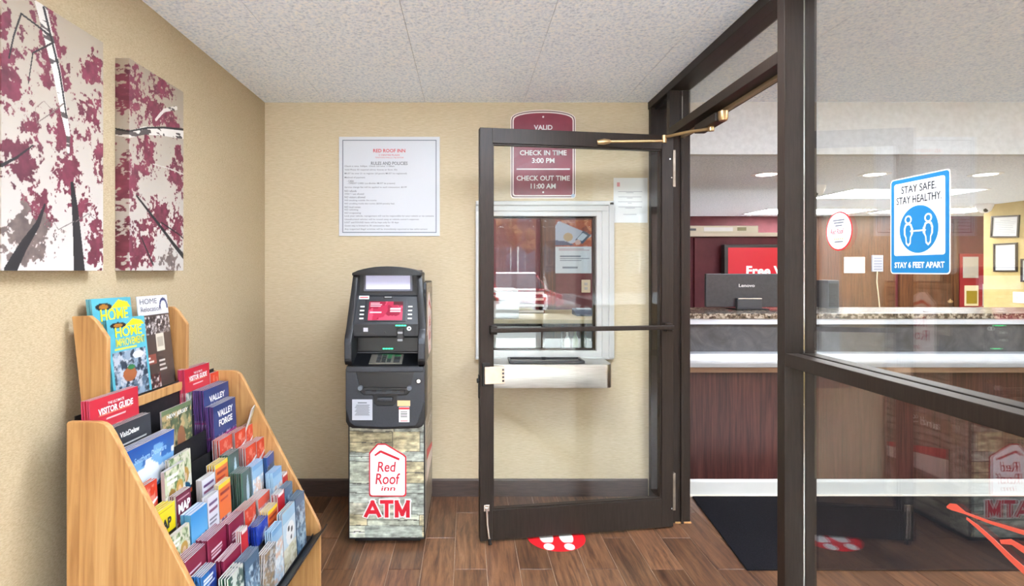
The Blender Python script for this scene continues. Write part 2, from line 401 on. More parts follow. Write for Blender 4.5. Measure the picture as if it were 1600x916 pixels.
# ------------------------------------------------------------------ glazed partition on the right of the entry
part = struct(empty('wall_glazed_partition', (P0, 2, 0)))
def bar(name, x0, x1, y0, y1, z0, z1, m=M_bronze, bv=.0025): return obj(name, MB().box(x0, x1, y0, y1, z0, z1), m, part, bv)
NP0, NP1 = 1.965, 2.012       # near post of the doorway
FP0, FP1 = 3.08, 3.125        # far post (hinge side)
def post(y0, y1):
    bar('post', P0, P1 - .046, y0, y1, 0, 2.395); bar('post', P1 - .040, P1, y0, y1, 0, 2.395); bar('post_gasket', P1 - .046, P1 - .040, y0 + .003, y1 - .003, 0, 2.395, M_chrome, 0)
post(NP0, NP1); post(FP0, FP1); bar('post', P0 + .005, P1, 3.408, YB - .001, 0, 2.395)
bar('post', P0, P1, YS + .06, YS + .1, 0, 2.395)
bar('header', P0, P1, YS + .06, YB - .001, 2.395, ZC)
bar('glazing_bead', P0 + .03, P0 + .045, FP1, 3.408, 2.38, 2.395, M_gasket, 0)
bar('transom_bar', P0, P1, NP1, FP0, 2.145, 2.19)
bar('door_stop', P0 + .06, P0 + .078, NP1, FP0, 2.128, 2.145, mat('weather_strip', (150, 130, 104), .6), .001)
bar('door_stop', P0 + .06, P0 + .074, FP0 - .012, FP0, 0, 2.13, M_bronze, .001)
bar('middle_rail', P0, P0 + .050, YS + .1, NP0, 1.06, 1.105); bar('middle_rail', P0 + .064, P1, YS + .1, NP0, 1.06, 1.105); bar('rail_slot', P0 + .050, P0 + .064, YS + .1, NP0, 1.064, 1.099, M_gasket, 0)
bar('bottom_rail', P0, P1, YS + .1, NP0, 0, .06)
bar('bottom_rail', P0, P1, FP1, 3.408, 0, .06)
GX0, GX1 = P0 + .0535, P0 + .0605
def pane(y0, y1, z0, z1): return obj('pane', MB().box(GX0, GX1, y0, y1, z0, z1), M_glass_big, part)
pane(YS + .1, NP0, 1.099, 2.395); pane(YS + .1, NP0, .06, 1.064); pane(NP1, FP0, 2.19, 2.395); pane(FP1, 3.408, .06, 2.395)
bar('threshold_clip', P0 + .03, P1 + .004, FP0 - .006, FP1 + .004, 0, .008, M_oak, .001)

# ------------------------------------------------------------------ the open door
hx, hy, fx, fy = 1.112, 3.035, 0.062, 2.868
ang = math.atan2(hy - fy, hx - fx); DW = math.hypot(hx - fx, hy - fy)
door = struct(empty('door_1', (fx, fy, 0), (0, 0, ang)))
def dp(name, mb, m, bv=.002, **k): return obj(name, mb, m, door, bv, world=False, **k)
D0, D1 = -.022, .022; DH = 2.13
dp('stile', MB().box(0, .066, D0, D1, .012, DH), M_bronze); dp('stile', MB().box(DW - .066, DW, D0, D1, .012, DH), M_bronze)
dp('top_rail', MB().box(.066, DW - .066, D0, D1, DH - .078, DH), M_bronze); dp('bottom_rail', MB().box(.066, DW - .066, D0, D1, .012, .165), M_bronze)
dp('pane', MB().box(.066, DW - .066, -.003, .003, .165, DH - .078), M_glass_door, 0)
for (a, b, c, d) in ((.066, .074, .165, DH - .078), (DW - .074, DW - .066, .165, DH - .078), (.074, DW - .074, .165, .172), (.074, DW - .074, DH - .085, DH - .078)):
    dp('glazing_bead', MB().box(a, b, -.014, .014, c, d), M_bronze, .001)
pb = dp('push_bar', MB().box(.045, DW - .02, -.072, -.052, 1.082, 1.106), M_bronze, .005)
for x in (.048, DW - .06): obj('bar_bracket', MB().box(x, x + .035, -.06, D0, 1.072, 1.116), M_bronze, door, .004, world=False)
lb = dp('latch_cover', MB().box(.022, .125, -.040, D0 - .001, .818, .905), noise_mat('almond_laminate', [(206, 176, 150), (222, 194, 168)], (1, 1, 1), 20, 3, .45), .003)
obj('backing_plate', MB().box(.012, .05, D0 - .012, D0 + .002, .808, .925), M_gasket, door, .002, world=False)
for i in range(4): obj('notch', MB().box(.112, .122, -.0415, -.0395, .828 + i * .019, .838 + i * .019), M_ink, door, 0, world=False)
dp('lock_cylinder', MB().cyl((-.012, 0, .83), .012, .012, 'x', 16), M_gasket, .001); dp('edge_latch', MB().box(-.004, .0005, -.012, .012, .74, .86), M_gasket, .001)
ks = dp('kick_down_stop', MB().box(.018, .048, -.03, D0 + .001, .165, .2), M_chrome, .003)
obj('stop_leg', MB().tube([(.033, -.03, .185), (.036, -.034, .1), (.044, -.042, .03)], [.007, .006, .006]), M_chrome, ks, world=False, smooth=True)
obj('rubber_tip', MB().tube([(.044, -.042, .032), (.048, -.046, .004)], [.009, .010]), M_gasket, ks, world=False)
for z in (.1, 1.85): dp('hinge', MB().box(DW - .004, DW + .012, -.026, .01, z, z + .2), noise_mat('hinge_metal', [(120, 108, 96), (140, 128, 114)], (1, 1, 1), 20, 2, .35, metal=.7), .002)
for z, xo in ((.11, .01), (1.9, .01), (2.0, .02)): dp('screw', MB().cyl((DW - xo, D0 - .002, z), .004, .003, 'y', 10), M_chrome, 0)
# closer: body on the transom, two-piece arm down to the top rail
clo = empty('door_closer', (P0 + .02, 2.62, 2.13)); tag(clo, 'bronze overhead door closer with folding arm under the dark transom bar', 'door closer')
obj('body', MB().box(P0 + .02, P0 + .075, 2.56, 2.80, 2.085, 2.127), M_bronze, clo, .006)
obj('end_cap', MB().lathe([(.0, -.022), (.018, -.022), (.022, -.01), (.022, .02), (.0, .02)], (P0 + .05, 2.545, 2.105)), M_brass, clo, smooth=True)
ca, cb_, cc_ = Vector((P0 + .045, 2.66, 2.075)), Vector((1.02, 2.88, 2.088)), Vector((.72, 2.925, 2.075))
obj('forearm', MB().tube([ca, (ca + cb_) / 2 + Vector((0, 0, .004)), cb_], .008), M_brass, clo, smooth=True)
obj('arm_rod', MB().tube([cb_ + Vector((0, 0, -.02)), cc_], .0075), M_brass, clo, smooth=True)
obj('elbow', MB().cyl((cb_.x, cb_.y, cb_.z - .03), .012, .04, 'z', 16), M_brass, clo, .002)
obj('arm_shoe', MB().tube([cc_ + Vector((.03, -.003, 0)), cc_, cc_ + Vector((-.035, .005, -.002))], [.010, .016, .012]), M_brass, clo, smooth=True)
obj('arm_pivot', MB().cyl((ca.x, ca.y, ca.z - .012), .014, .03, 'z', 16), M_brass, clo, .002)

# ------------------------------------------------------------------ service window in the back wall
sw = struct(empty('window_1', (.476, YB, WZ0)))
def swp(name, mb, m, bv=.004): return obj(name, mb, m, sw, bv)
fx0, fx1, fz1, fz0 = .052, .901, 1.822, .855
swp('casing', MB().box(fx0, WX0 - .03, YB - .022, YB, fz0, fz1), M_whitetrim); swp('casing', MB().box(WX1 + .03, fx1, YB - .022, YB, fz0, fz1), M_whitetrim)
swp('casing', MB().box(fx0, fx1, YB - .024, YB, WZ1 + .03, fz1), M_whitetrim)
swp('casing_bead', MB().box(fx1 - .03, fx1 + .004, YB - .034, YB - .02, fz0, fz1), M_whitetrim, .006); swp('casing_bead', MB().box(fx0, fx1 + .004, YB - .034, YB - .02, fz1 - .024, fz1 + .004), M_whitetrim, .006)
for a, b, c, d in ((WX0 - .04, WX0, WZ0, WZ1 + .04), (WX1, WX1 + .04, WZ0, WZ1 + .04), (WX0, WX1, WZ1, WZ1 + .04), (WX0 - .04, WX1 + .04, WZ0 - .04, WZ0)):
    swp('jamb', MB().box(a, b, YB - .014, YB + .1, c, d), M_whitetrim, .002)
swp('inner_sill', MB().box(WX0 - .1, WX1 + .1, YB - .03, YB, fz0 - .005, WZ0 - .035), M_whitetrim)
for a, b, c, d in ((WX0, WX0 + .008, WZ0, WZ1), (WX1 - .014, WX1, WZ0, WZ1), (WX0 + .008, WX1 - .014, WZ1 - .01, WZ1), (WX0 + .008, WX1 - .014, WZ0, WZ0 + .012)):
    swp('sash', MB().box(a, b, YB + .02, YB + .05, c, d), M_bronze, .001)
swp('pane', MB().box(WX0 + .008, WX1 - .014, YB + .032, YB + .038, WZ0 + .012, WZ1 - .01), M_glass, 0)
swp('sliding_bar', MB().box(WX0 + .44, WX0 + .458, YB + .04, YB + .055, WZ0 + .012, WZ0 + .15), M_bronze, .001)

# stainless shelf under the window with its document tray
sh = empty('service_shelf', (.47, YB - .12, .717)); tag(sh, 'brushed stainless steel shelf under the service window', 'shelf')
r_ = .045; sx0, sx1, sy0, sy1 = .112, .838, YB - .25, YB - .002
pts = [(sx0, sy1), (sx0, sy0 + r_)] + [(sx0 + r_ - r_ * math.cos(PI / 2 * k / 8), sy0 + r_ - r_ * math.sin(PI / 2 * k / 8)) for k in range(1, 9)] + \
      [(sx1 - r_ + r_ * math.sin(PI / 2 * k / 8), sy0 + r_ - r_ * math.cos(PI / 2 * k / 8)) for k in range(0, 9)] + [(sx1, sy1)]
obj('shelf_body', MB().prism(pts, .72, .852, 'z'), M_steel, sh, .003, smooth=True)
obj('shelf_top', MB().prism([(x * .998 + .001, y) for x, y in pts], .8525, .856, 'z'), M_steel, sh)
tr = empty('document_tray', (.46, YB - .14, .857)); tag(tr, 'black edged pass-through tray lying on the steel shelf', 'tray')
tx0, tx1, ty0, ty1 = .245, .685, YB - .215, YB - .06
tb = MB()
for a, b, c, d in ((tx0, tx1, ty0, ty0 + .012), (tx0, tx1, ty1 - .012, ty1), (tx0, tx0 + .014, ty0 + .012, ty1 - .012), (tx1 - .014, tx1, ty0 + .012, ty1 - .012)): tb.box(a, b, c, d, .857, .871)
obj('tray_rim', tb, mat('tray_black', (34, 34, 36), .3), tr, .003)
obj('tray_floor', MB().box(tx0 + .012, tx1 - .012, ty0 + .01, ty1 - .01, .857, .860), M_steel, tr)
obj('tray_clip', MB().box(.45, .475, ty1 - .03, ty1 - .012, .860, .874), M_gasket, tr, .003)

# ------------------------------------------------------------------ things in the office behind the window
dk = empty('office_desk', (.3, 4.4, 0)); tag(dk, 'tan topped office desk behind the service window', 'desk')
obj('desk_top', MB().box(-.6, 1.1, 3.95, 4.97, 1.02, 1.05), noise_mat('desk_laminate', [(196, 180, 144), (210, 196, 162)], (1, 1, 1), 9, 3, .35), dk, .004)
obj('desk_side', MB().box(-.58, -.55, 4.0, 4.95, 0, 1.02), M_woodpanel, dk); obj('desk_side', MB().box(.535, .56, 4.0, 4.95, 0, 1.02), M_woodpanel, dk); obj('desk_side', MB().box(1.05, 1.08, 4.0, 4.95, 0, 1.02), M_woodpanel, dk)
obj('desk_shelf', MB().box(-.55, 1.05, 4.02, 4.9, .78, .80), M_woodpanel, dk)
obj('desk_back', MB().box(-.55, 1.05, 4.9, 4.93, .2, 1.02), M_woodpanel, dk)
obj('drawer_front', MB().box(-.54, .53, 3.985, 4.0, .81, 1.0), M_whitetrim, dk, .003)
pr = empty('printer', (.2, 4.2, 1.05)); tag(pr, 'white office printer on the desk behind the service window', 'printer')
obj('body', MB().box(-.05, .375, 4.02, 4.42, 1.051, 1.235), mat('printer_white', (222, 224, 226), .45), pr, .012)
obj('lid', MB().box(-.05, .37, 4.05, 4.42, 1.237, 1.262), M_white, pr, .008)
obj('output_slot', MB().box(.0, .28, 4.012, 4.03, 1.18, 1.215), mat('printer_slot', (86, 84, 70), .5), pr, .002)
obj('control_panel', MB().box(.17, .33, 4.014, 4.025, 1.222, 1.24), M_gasket, pr, .002)
lt = empty('letter_tray', (.47, 4.6, 1.05)); tag(lt, 'stacked maroon letter tray beside the white printer', 'letter tray')
for i in range(4): obj('tray_level', MB().box(.39, .62, 4.5, 4.8, 1.055 + i * .05, 1.06 + i * .05).box(.39, .62, 4.5, 4.505, 1.055 + i * .05, 1.075 + i * .05), mat('tray_plastic', (214, 208, 206), .4), lt, .002)
obj('tray_side', MB().box(.385, .391, 4.5, 4.8, 1.051, 1.24), M_maroonpaint, lt); obj('tray_side', MB().box(.619, .625, 4.5, 4.8, 1.051, 1.24), M_maroonpaint, lt)
ph = empty('desk_phone', (.93, 4.35, 1.05)); tag(ph, 'grey and black desk phone at the right end of the desk', 'phone')
obj('phone_base', MB().prism([(4.22, 1.051), (4.22, 1.065), (4.42, 1.10), (4.42, 1.051)], .83, 1.0, 'x'), mat('phone_grey', (92, 104, 122), .4), ph, .004)
obj('phone_display', MB().prism([(4.36, 1.0915), (4.36, 1.094), (4.41, 1.1025), (4.41, 1.099)], .86, .97, 'x'), mat('phone_display', (190, 204, 216), .2), ph)
obj('handset', MB().box(1.005, 1.05, 4.22, 4.42, 1.085, 1.115).box(1.005, 1.05, 4.22, 4.26, 1.055, 1.09).box(1.005, 1.05, 4.38, 4.42, 1.055, 1.09), M_gasket, ph, .006)
ol = empty('wall_outlet', (.985, 4.99, 1.29)); tag(ol, 'cream wall outlet on the maroon office wall', 'outlet')
obj('plate', MB().box(1.025, 1.105, 4.992, 4.999, 1.2, 1.315), mat('cream_plastic', (226, 214, 186), .4), ol, .003); obj('socket', MB().box(1.05, 1.08, 4.988, 4.993, 1.225, 1.25).box(1.05, 1.08, 4.988, 4.993, 1.265, 1.29), M_whitetrim, ol, .002)
for i, (x, c, hh) in enumerate(((.74, (226, 226, 218), .14), (.80, (96, 112, 70), .15), (.86, (60, 70, 64), .16))):
    bt = obj('bottle', MB().lathe([(0, 0), (.02, 0), (.022, .01), (.022, hh * .62), (.009, hh * .8), (.009, hh), (0, hh)], (x, 4.12, .801), 16), mat('bottle_%d' % i, c, .3), None, smooth=True)
    tag(bt, ('white plastic bottle on the shelf under the office desk', 'green bottle on the shelf under the office desk', 'dark bottle rightmost on the shelf under the office desk')[i], 'bottle', 'bottles under the office desk')

# flyer taped inside the window
fl = Ink(60, 84, (240, 240, 238)); fl.photo(3, [(196, 96, 62), (150, 60, 44), (224, 140, 100)], 0, 1, .5, 1, 5)
fl.tri([(0, .52), (.3, .52), (.98, .68), (1, .72), (.1, .98), (0, .9)], (204, 210, 222)).tri([(.0, .52), (.55, .52), (.3, .6), (0, .62)], (74, 92, 124)).ell(.35, .68, .13, .08, (206, 176, 130)).tri([(.55, .62), (.75, .55), (.98, .72), (.78, .8)], (84, 100, 120)).tri([(.6, .645), (.74, .6), (.88, .71), (.76, .76)], (222, 232, 240)).ell(.62, .58, .08, .05, (232, 190, 176))
fl.lines(4, .1, .95, .42, .48, 2, (200, 150, 150), .4).lines(5, .12, .98, .22, .34, 3, (110, 114, 122), .4).lines(9, .2, .9, .08, .13, 1, (150, 150, 156), .6)
flo = obj('window_flyer', ink_grid('window_flyer', fl, lambda s, t: np.stack([.553 + .227 * s, np.full_like(s, YB + .040), 1.38 + .335 * t], -1), ((0, .001, 0), [(235, 235, 232)] * 5)), print_mat(.4), None)
tag(flo, 'paper flyer with laptop photo taped inside the service window', 'flyer')

# ------------------------------------------------------------------ signs on the back wall
rs = empty('rules_sign', (-.482, YB, 1.611)); tag(rs, 'white square rules and policies sign on the wall above the cash machine', 'sign')
X0, X1, Z0, Z1 = -.794, -.17, 1.611, 2.226
obj('board', MB().box(X0, X1, YB - .008, YB - .0005, Z0, Z1), mat('sign_board', (204, 207, 213), .4), rs, .002)
def frame_mb(x0, x1, z0, z1, t, y0, y1): return MB().box(x0, x1, y0, y1, z0, z0 + t).box(x0, x1, y0, y1, z1 - t, z1).box(x0, x0 + t, y0, y1, z0 + t, z1 - t).box(x1 - t, x1, y0, y1, z0 + t, z1 - t)
obj('border_line', frame_mb(X0 + .022, X1 - .02, Z0 + .02, Z1 - .02, .005, YB - .009, YB - .0078), mat('slate_ink', (112, 120, 132), .5), rs)
yt = YB - .0085
def rt(s, w, h, cx, z, m=M_inkgrey, bold=0.0): return text('lettering', s, w, h, m, rs, (cx, yt, z), BACK, bold)
rt('RED ROOF INN', .198, .022, -.482, 2.139, M_redink, .015); rt('5 CENTRE PLAZA', .13, .010, -.482, 2.112, M_redink); rt('TINTON FALLS, NJ 07724', .175, .010, -.482, 2.095, M_redink); rt('RULES AND POLICIES', .226, .021, -.482, 2.061, M_inkgrey, .012)
sc_ = .615 / 795.0
for s, y, x1 in (('Check in time: 3:00pm  Check out time: 11:00am', 303, 497), ('Valid Photo ID required (driver license or Govt. ID)', 331, 518), ('MUST be over 21 to register (all guests MUST be registered)', 361, 595), ('Method of payment', 393, 262), ('- CASH', 421, 170), ('- CREDIT CARD (cardholder MUST be present)', 440, 502), ('Service charge fee will be applied to each transaction: $3.99', 471, 595), ('NO refunds', 500, 193), ('ONLY 1 pet allowed', 525, 252), ('NO visitors allowed', 549, 262), ('NO smoking outside the rooms', 576, 352), ('NO smoking inside the rooms ($250 penalty fee)', 602, 496), ('NO loud noises', 628, 225), ('NO soliciting', 651, 207), ('NO trespassing', 677, 228), ('Lock your vehicle, management will not be responsible for your vehicle or its contents', 701, 812), ('Unauthorized vehicles will be towed away at vehicle owner\'s expenses', 728, 692), ('LOST and FOUND items will be kept only for 30 days', 753, 530), ('Guest stay is limited to 30 consecutive days', 779, 460), ('Any suspected illegal activities will be immediately reported to law enforcement', 806, 760)):
    xa = 118 if s[0] == '-' else 98
    text('lettering', s, (x1 - xa) * sc_, .0125, M_inkgrey, rs, (X0 + (xa - 52) * sc_, yt, Z1 - (y - 65) * sc_), BACK, .004, align='l')

cs = empty('check_in_sign', (.47, YB, 1.845)); tag(cs, 'maroon arched sign with check in and check out times', 'sign')
def arch(x0, x1, z0, zs, zt, r, n=14):
    p = [(x0 + r, z0), (x1 - r, z0)] + [(x1 - r + r * math.sin(PI / 2 * k / 4), z0 + r - r * math.cos(PI / 2 * k / 4)) for k in range(1, 5)]
    cx, hw = (x0 + x1) / 2, (x1 - x0) / 2
    p += [(cx + hw * math.cos(PI * k / n), zs + (zt - zs) * math.sin(PI * k / n) ** .8) for k in range(n + 1)]
    return p + [(x0 + r - r * math.cos(PI / 2 * k / 4), z0 + r - r * math.sin(PI / 2 * k / 4)) for k in range(0, 4)]
ax0, ax1, az0, azs, azt = .268, .672, 1.845, 2.33, 2.393
obj('board', MB().prism(arch(ax0, ax1, az0, azs, azt, .02), YB - .006, YB - .0005), mat('sign_cream', (236, 226, 222), .4), cs)
obj('dark_line', MB().ring(arch(ax0 + .006, ax1 - .006, az0 + .006, azs, azt - .006, .018), arch(ax0 + .012, ax1 - .012, az0 + .012, azs, azt - .012, .016), YB - .0072, YB - .006), mat('dark_line_ink', (96, 66, 66), .5), cs)
obj('face', MB().prism(arch(ax0 + .02, ax1 - .02, az0 + .02, azs - .004, azt - .02, .012), YB - .0085, YB - .006), M_maroonsign, cs)
ty = YB - .009
def ct(s, w, h, z): return text('lettering', s, w, h, M_winkk, cs, (.47, ty, z), BACK, .025)
ct('VALID', .115, .03, 2.283); ct('PHOTO ID', .17, .03, 2.238); ct('REQUIRED', .17, .03, 2.196); ct('CHECK IN TIME', .29, .032, 2.126); ct('3:00 PM', .14, .032, 2.078); ct('CHECK OUT TIME', .33, .032, 1.969); ct('11:00 AM', .155, .032, 1.92)
obj('divider', MB().box(.305, .635, YB - .0095, YB - .0085, 2.021, 2.029).box(.305, .635, YB - .0095, YB - .0085, 2.166, 2.173), M_winkk, cs)
for z in (2.348, 1.882): obj('screw', MB().cyl((.47, YB - .011, z), .006, .004, 'y', 12), M_winkk, cs)
obj('decal_print', MB().cyl((.655, YB - .0095, 1.86), .012, .002, 'y', 16), mat('bluish_decal', (170, 184, 204), .4), cs)

np_ = empty('wall_notice', (1.01, YB, 1.69)); tag(np_, 'white printed letter sheet taped beside the door frame', 'notice')
obj('sheet', MB().box(.907, 1.118, YB - .002, YB - .0006, 1.694, 1.972), M_paper, np_)
nl = MB()
for z, a, b in ((1.885, .935, 1.085), (1.878, .985, 1.03), (1.852, .937, 1.08), (1.845, .99, 1.025), (1.822, .935, 1.085), (1.814, .995, 1.02), (1.79, .937, 1.082), (1.783, .98, 1.04), (1.744, .967, 1.05)): nl.box(a, b, YB - .0026, YB - .002, z, z + .0035)
obj('printed_lines', nl, mat('pale_ink', (160, 160, 164), .6), np_)
obj('letterhead', MB().box(.928, .946, YB - .0026, YB - .002, 1.918, 1.944), mat('pale_red_ink', (208, 140, 146), .6), np_)

# ------------------------------------------------------------------ cash machine
AX, AY = -.41, 2.84
atm = empty('cash_machine', (AX, AY, 0)); tag(atm, 'black cash machine on a stone-print cabinet against the back wall', 'cash machine')
def ap(name, mb, m, bv=0.0, parent=None, **k): return obj(name, mb, m, parent or atm, bv, world=False, **k)
ap('foot', MB().box(-.17, .17, .04, .55, 0, .03), M_gasket)
cabp = [(0, .03), (0, .64), (.11, .66), (.11, 1.30), (.13, 1.335), (.585, 1.335), (.585, .03)]
cab = ap('cabinet', MB().prism(cabp, -.192, .192, 'x'), M_atm, .004)
def stones(W, H, seed, rows, dark=0.0, asp=1.0):
    k = Ink(W, H, (92, 92, 84)); r = np.random.RandomState(seed); y = 0
    nz = vnoise(W, H, 4, 50, seed + 1, 3) - .5; nz2 = vnoise(W, H, 14, 40, seed + 2, 4) - .5; wob = (vnoise(W, H, 5, 9, seed + 3, 3) - .5) * .022
    pal = [(214, 218, 200), (196, 202, 184), (206, 202, 172), (186, 194, 184), (226, 224, 208), (202, 192, 156), (176, 184, 174), (212, 210, 190)]
    yy = k.y + wob
    while y < 1:
        h = (0.6 + .9 * r.rand()) / rows; x = -r.rand() * .3
        while x < 1:
            wd = .35 + .55 * r.rand(); c = np.array(pal[r.randint(len(pal))], float)
            n = r.randint(1, 3)
            for q in range(n):
                a, b = y + h * q / n, y + h * (q + 1) / n
                mk = (k.x > x + .006) & (k.x < x + wd) & (yy > a + .004) & (yy < b - (.003 if n > 1 else 0))
                edge = np.clip((yy - a) / (b - a), 0, 1)
                cc = c * (0.9 + .16 * r.rand())
                tex = (cc[None, None] * (1 + .75 * nz[..., None] + .75 * nz2[..., None]))
                k.a = np.where(mk[..., None], tex, k.a)
            x += wd
        y += h
    k.a = np.clip(k.a, 0, 250)
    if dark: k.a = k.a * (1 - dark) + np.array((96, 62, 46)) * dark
    return k
ap('front_wrap', ink_grid('front_wrap', stones(110, 170, 5, 8), lambda s, t: np.stack([-.190 + .380 * s, np.full_like(s, -.002), .034 + .62 * t], -1), ((0, .0015, 0), [(50, 52, 50)] * 5)), print_mat(.3))
ap('edge_trim', MB().box(-.195, -.189, -.004, .006, .03, .64).box(.189, .195, -.004, .006, .03, .64).box(-.189, .189, -.004, .006, .03, .036), M_atm, .001)
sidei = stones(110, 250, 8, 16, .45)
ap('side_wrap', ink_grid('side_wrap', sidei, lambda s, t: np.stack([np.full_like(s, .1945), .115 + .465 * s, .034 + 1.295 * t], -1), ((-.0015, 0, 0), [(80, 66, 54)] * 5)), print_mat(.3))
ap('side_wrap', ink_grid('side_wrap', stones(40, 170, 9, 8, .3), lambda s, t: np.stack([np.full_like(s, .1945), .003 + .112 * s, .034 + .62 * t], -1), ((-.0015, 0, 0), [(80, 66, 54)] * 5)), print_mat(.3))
# side graphic
SM = lambda y, z: Matrix.Translation((.1948, y, z)) @ TOWARD_RIGHT.to_matrix().to_4x4()
def house(cx, z0, w_, h_, r=.012):
    x0, x1 = cx - w_ / 2, cx + w_ / 2; za = z0 + h_
    return [(x0 + r, z0), (x1 - r, z0), (x1 - r * .3, z0 + r * .3), (x1, z0 + r), (x1, za - h_ * .26), (x1 - r, za - h_ * .22), (cx - w_ * .17 + .02, za - .004), (cx - w_ * .17 - .02, za - .004), (x0 + r * .6, za - h_ * .155), (x0, za - h_ * .19), (x0, z0 + r), (x0 + r * .3, z0 + r * .3)]
def scalepoly(p, k):
    cx = sum(q[0] for q in p) / len(p); cz = (min(q[1] for q in p) + max(q[1] for q in p)) / 2
    return [(cx + (x - cx) * k, cz + (z - cz) * (1 - (1 - k) * .75)) for x, z in p]
hp = house(.34, .93, .25, .35); ap('side_logo_panel', MB().prism(hp, .1945, .1955, 'x'), mat('logo_pink', (236, 214, 212), .35)); ap('side_logo_roof', MB().prism([(.25, 1.19), (.25, 1.205), (.30, 1.235), (.45, 1.18), (.45, 1.163), (.30, 1.215)], .1956, .1962, 'x'), M_red)
for s_, z_, h_ in (('Red', 1.11, .06), ('Roof', 1.035, .06), ('inn', .965, .03)): text('lettering', s_, None, h_, M_red, atm, None, world=False, M=Matrix.Translation((.1958, .34, z_)) @ TOWARD_RIGHT.to_matrix().to_4x4(), bold=.01)
text('lettering', 'and Save', .30, .045, M_winkk, atm, None, world=False, M=SM(.34, .55), bold=.01)
ap('side_red_band', MB().prism([(.14, .44), (.14, .385), (.34, .36), (.56, .33), (.56, .355)], .1945, .1952, 'x'), M_red)
ap('side_white_band', MB().prism([(.14, .383), (.14, .27), (.56, .27), (.56, .328), (.34, .358)], .1945, .1952, 'x'), mat('side_pale', (224, 206, 200), .4))
# front logo and letters
fp = house(.005, .245, .19, .275); ap('logo_panel', MB().prism(fp, -.0045, -.002, 'y'), M_red); ap('logo_face', MB().prism(scalepoly(fp, .93), -.0055, -.0045, 'y'), mat('logo_white', (244, 240, 246), .35))
ap('logo_roof', MB().prism([(-.058, .452), (-.063, .459), (-.036, .480), (-.028, .4815), (.066, .441), (.063, .430), (-.030, .470)], -.0065, -.0055, 'y'), M_red)
for s_, cx, z_, w_, h_ in (('Red', .0, .398, .094, .052), ('Roof', .006, .337, .126, .056), ('inn', .008, .288, .072, .024)): text('lettering', s_, w_, h_, M_red, atm, (cx, -.0058, z_), BACK, .012, world=False, shear=.12)
LET = {'A': [((0, 0), (.5, 1)), ((1, 0), (.5, 1)), ((.2, .28), (.8, .28))], 'T': [((0, 1), (1, 1)), ((.5, 1), (.5, 0))], 'M': [((0, 0), (0, 1)), ((0, 1), (.5, .12)), ((.5, .12), (1, 1)), ((1, 1), (1, 0))]}
def letter(ch, x0, w_, z0, h_, t, ext, y0, y1):
    m = MB()
    for k, (a, b) in enumerate(LET[ch]):
        ax, az, bx, bz = x0 + a[0] * w_, z0 + a[1] * h_, x0 + b[0] * w_, z0 + b[1] * h_; l = math.hypot(bx - ax, bz - az); dx, dz = (bx - ax) / l, (bz - az) / l
        ax -= dx * ext; az -= dz * ext; bx += dx * ext; bz += dz * ext; nx, nz = -dz * t, dx * t
        q = [(ax + nx, az + nz), (bx + nx, bz + nz), (bx - nx, bz - nz), (ax - nx, az - nz)]
        m.prism([(x, min(max(z, z0 - ext - .001), z0 + h_ + ext + .001)) for x, z in q], y0 - k * .00016, y1, 'y')
    return m
for ch, x0, w_ in (('A', -.106, .068), ('T', -.026, .052), ('M', .051, .057)):
    ap('letter_outline', letter(ch, x0, w_, .147, .072, .016, .014, -.0032, -.002), M_winkk); ap('lettering', letter(ch, x0, w_, .147, .072, .0095, .008, -.0052, -.0038), M_red)
# lower fascia
fo = [(-.186, .615), (-.165, .606), (0, .600), (.165, .606), (.186, .615), (.199, .64), (.2005, .895), (.195, .92), (-.195, .92), (-.2005, .895), (-.199, .64)]
ap('lower_shell', MB().prism(fo, -.052, .115, 'y'), M_atm, .008, smooth=True)
pf = [(-.152, .622), (0, .614), (.150, .622), (.165, .640), (.196, .74), (.196, .905), (.188, .917), (-.188, .917), (-.196, .905), (-.196, .71), (-.176, .64)]
pan = ap('lower_panel', MB().prism(pf, -.066, -.050, 'y'), M_atmgrey, .003)
cut = bpy.data.objects.new('cut', MB().prism([(-.145, .892), (.145, .892), (.122, .79), (.108, .776), (.062, .774), (.056, .735), (.04, .722), (-.04, .722), (-.056, .735), (-.06, .774), (-.108, .776), (-.122, .79)], -.09, -.047, 'y').mesh('cut')); COL.objects.link(cut); cut.location = (AX, AY, 0)
md = pan.modifiers.new('b', 'BOOLEAN'); md.object = cut; md.operation = 'DIFFERENCE'; md.solver = 'EXACT'
bpy.context.view_layer.update(); dg = bpy.context.evaluated_depsgraph_get(); nm = bpy.data.meshes.new_from_object(pan.evaluated_get(dg)); pan.modifiers.clear(); pan.data = nm; bpy.data.objects.remove(cut)
ap('cash_recess', MB().box(-.145, .145, -.0535, -.0525, .72, .892), M_atmdark)
ap('upper_lip', MB().box(-.19, .19, -.071, -.064, .893, .918), M_atmgrey, .003)
cb = ap('cash_bar', MB().box(-.125, .125, -.064, -.054, .80, .812), M_atm, .002)
for s_ in (-1, 1): ap('bar_knob', MB().cyl((s_ * .122, -.078, .812), .012, .024, 'y', 16), mat('knob_grey', (98, 104, 112), .3), .002, cb)
gt = ap('cash_gate', MB().box(-.098, .10, -.068, -.056, .782, .80), M_atmgrey, .003)
for x in (-.065, -.015, .035, .075): ap('gate_notch', MB().box(x, x + .024, -.070, -.066, .793, .803), M_atmdark, .001, gt)
ap('pull_handle', MB().box(-.038, .040, -.074, -.056, .745, .765), M_atmgrey, .006)
ap('key_lock', MB().cyl((.168, -.074, .847), .010, .012, 'y', 20), M_chrome, .001); ap('lock_ring', MB().cyl((.168, -.070, .847), .014, .006, 'y', 20), M_gasket)
st = ap('instruction_label', MB().box(-.163, -.062, -.0672, -.066, .652, .755), mat('label_white', (176, 180, 190), .4)); sl = MB()
for i in range(9): sl.box(-.15 + .004 * (i % 3), -.076 - .004 * (i % 2), -.0676, -.0672, .676 + i * .0062, .679 + i * .0062)
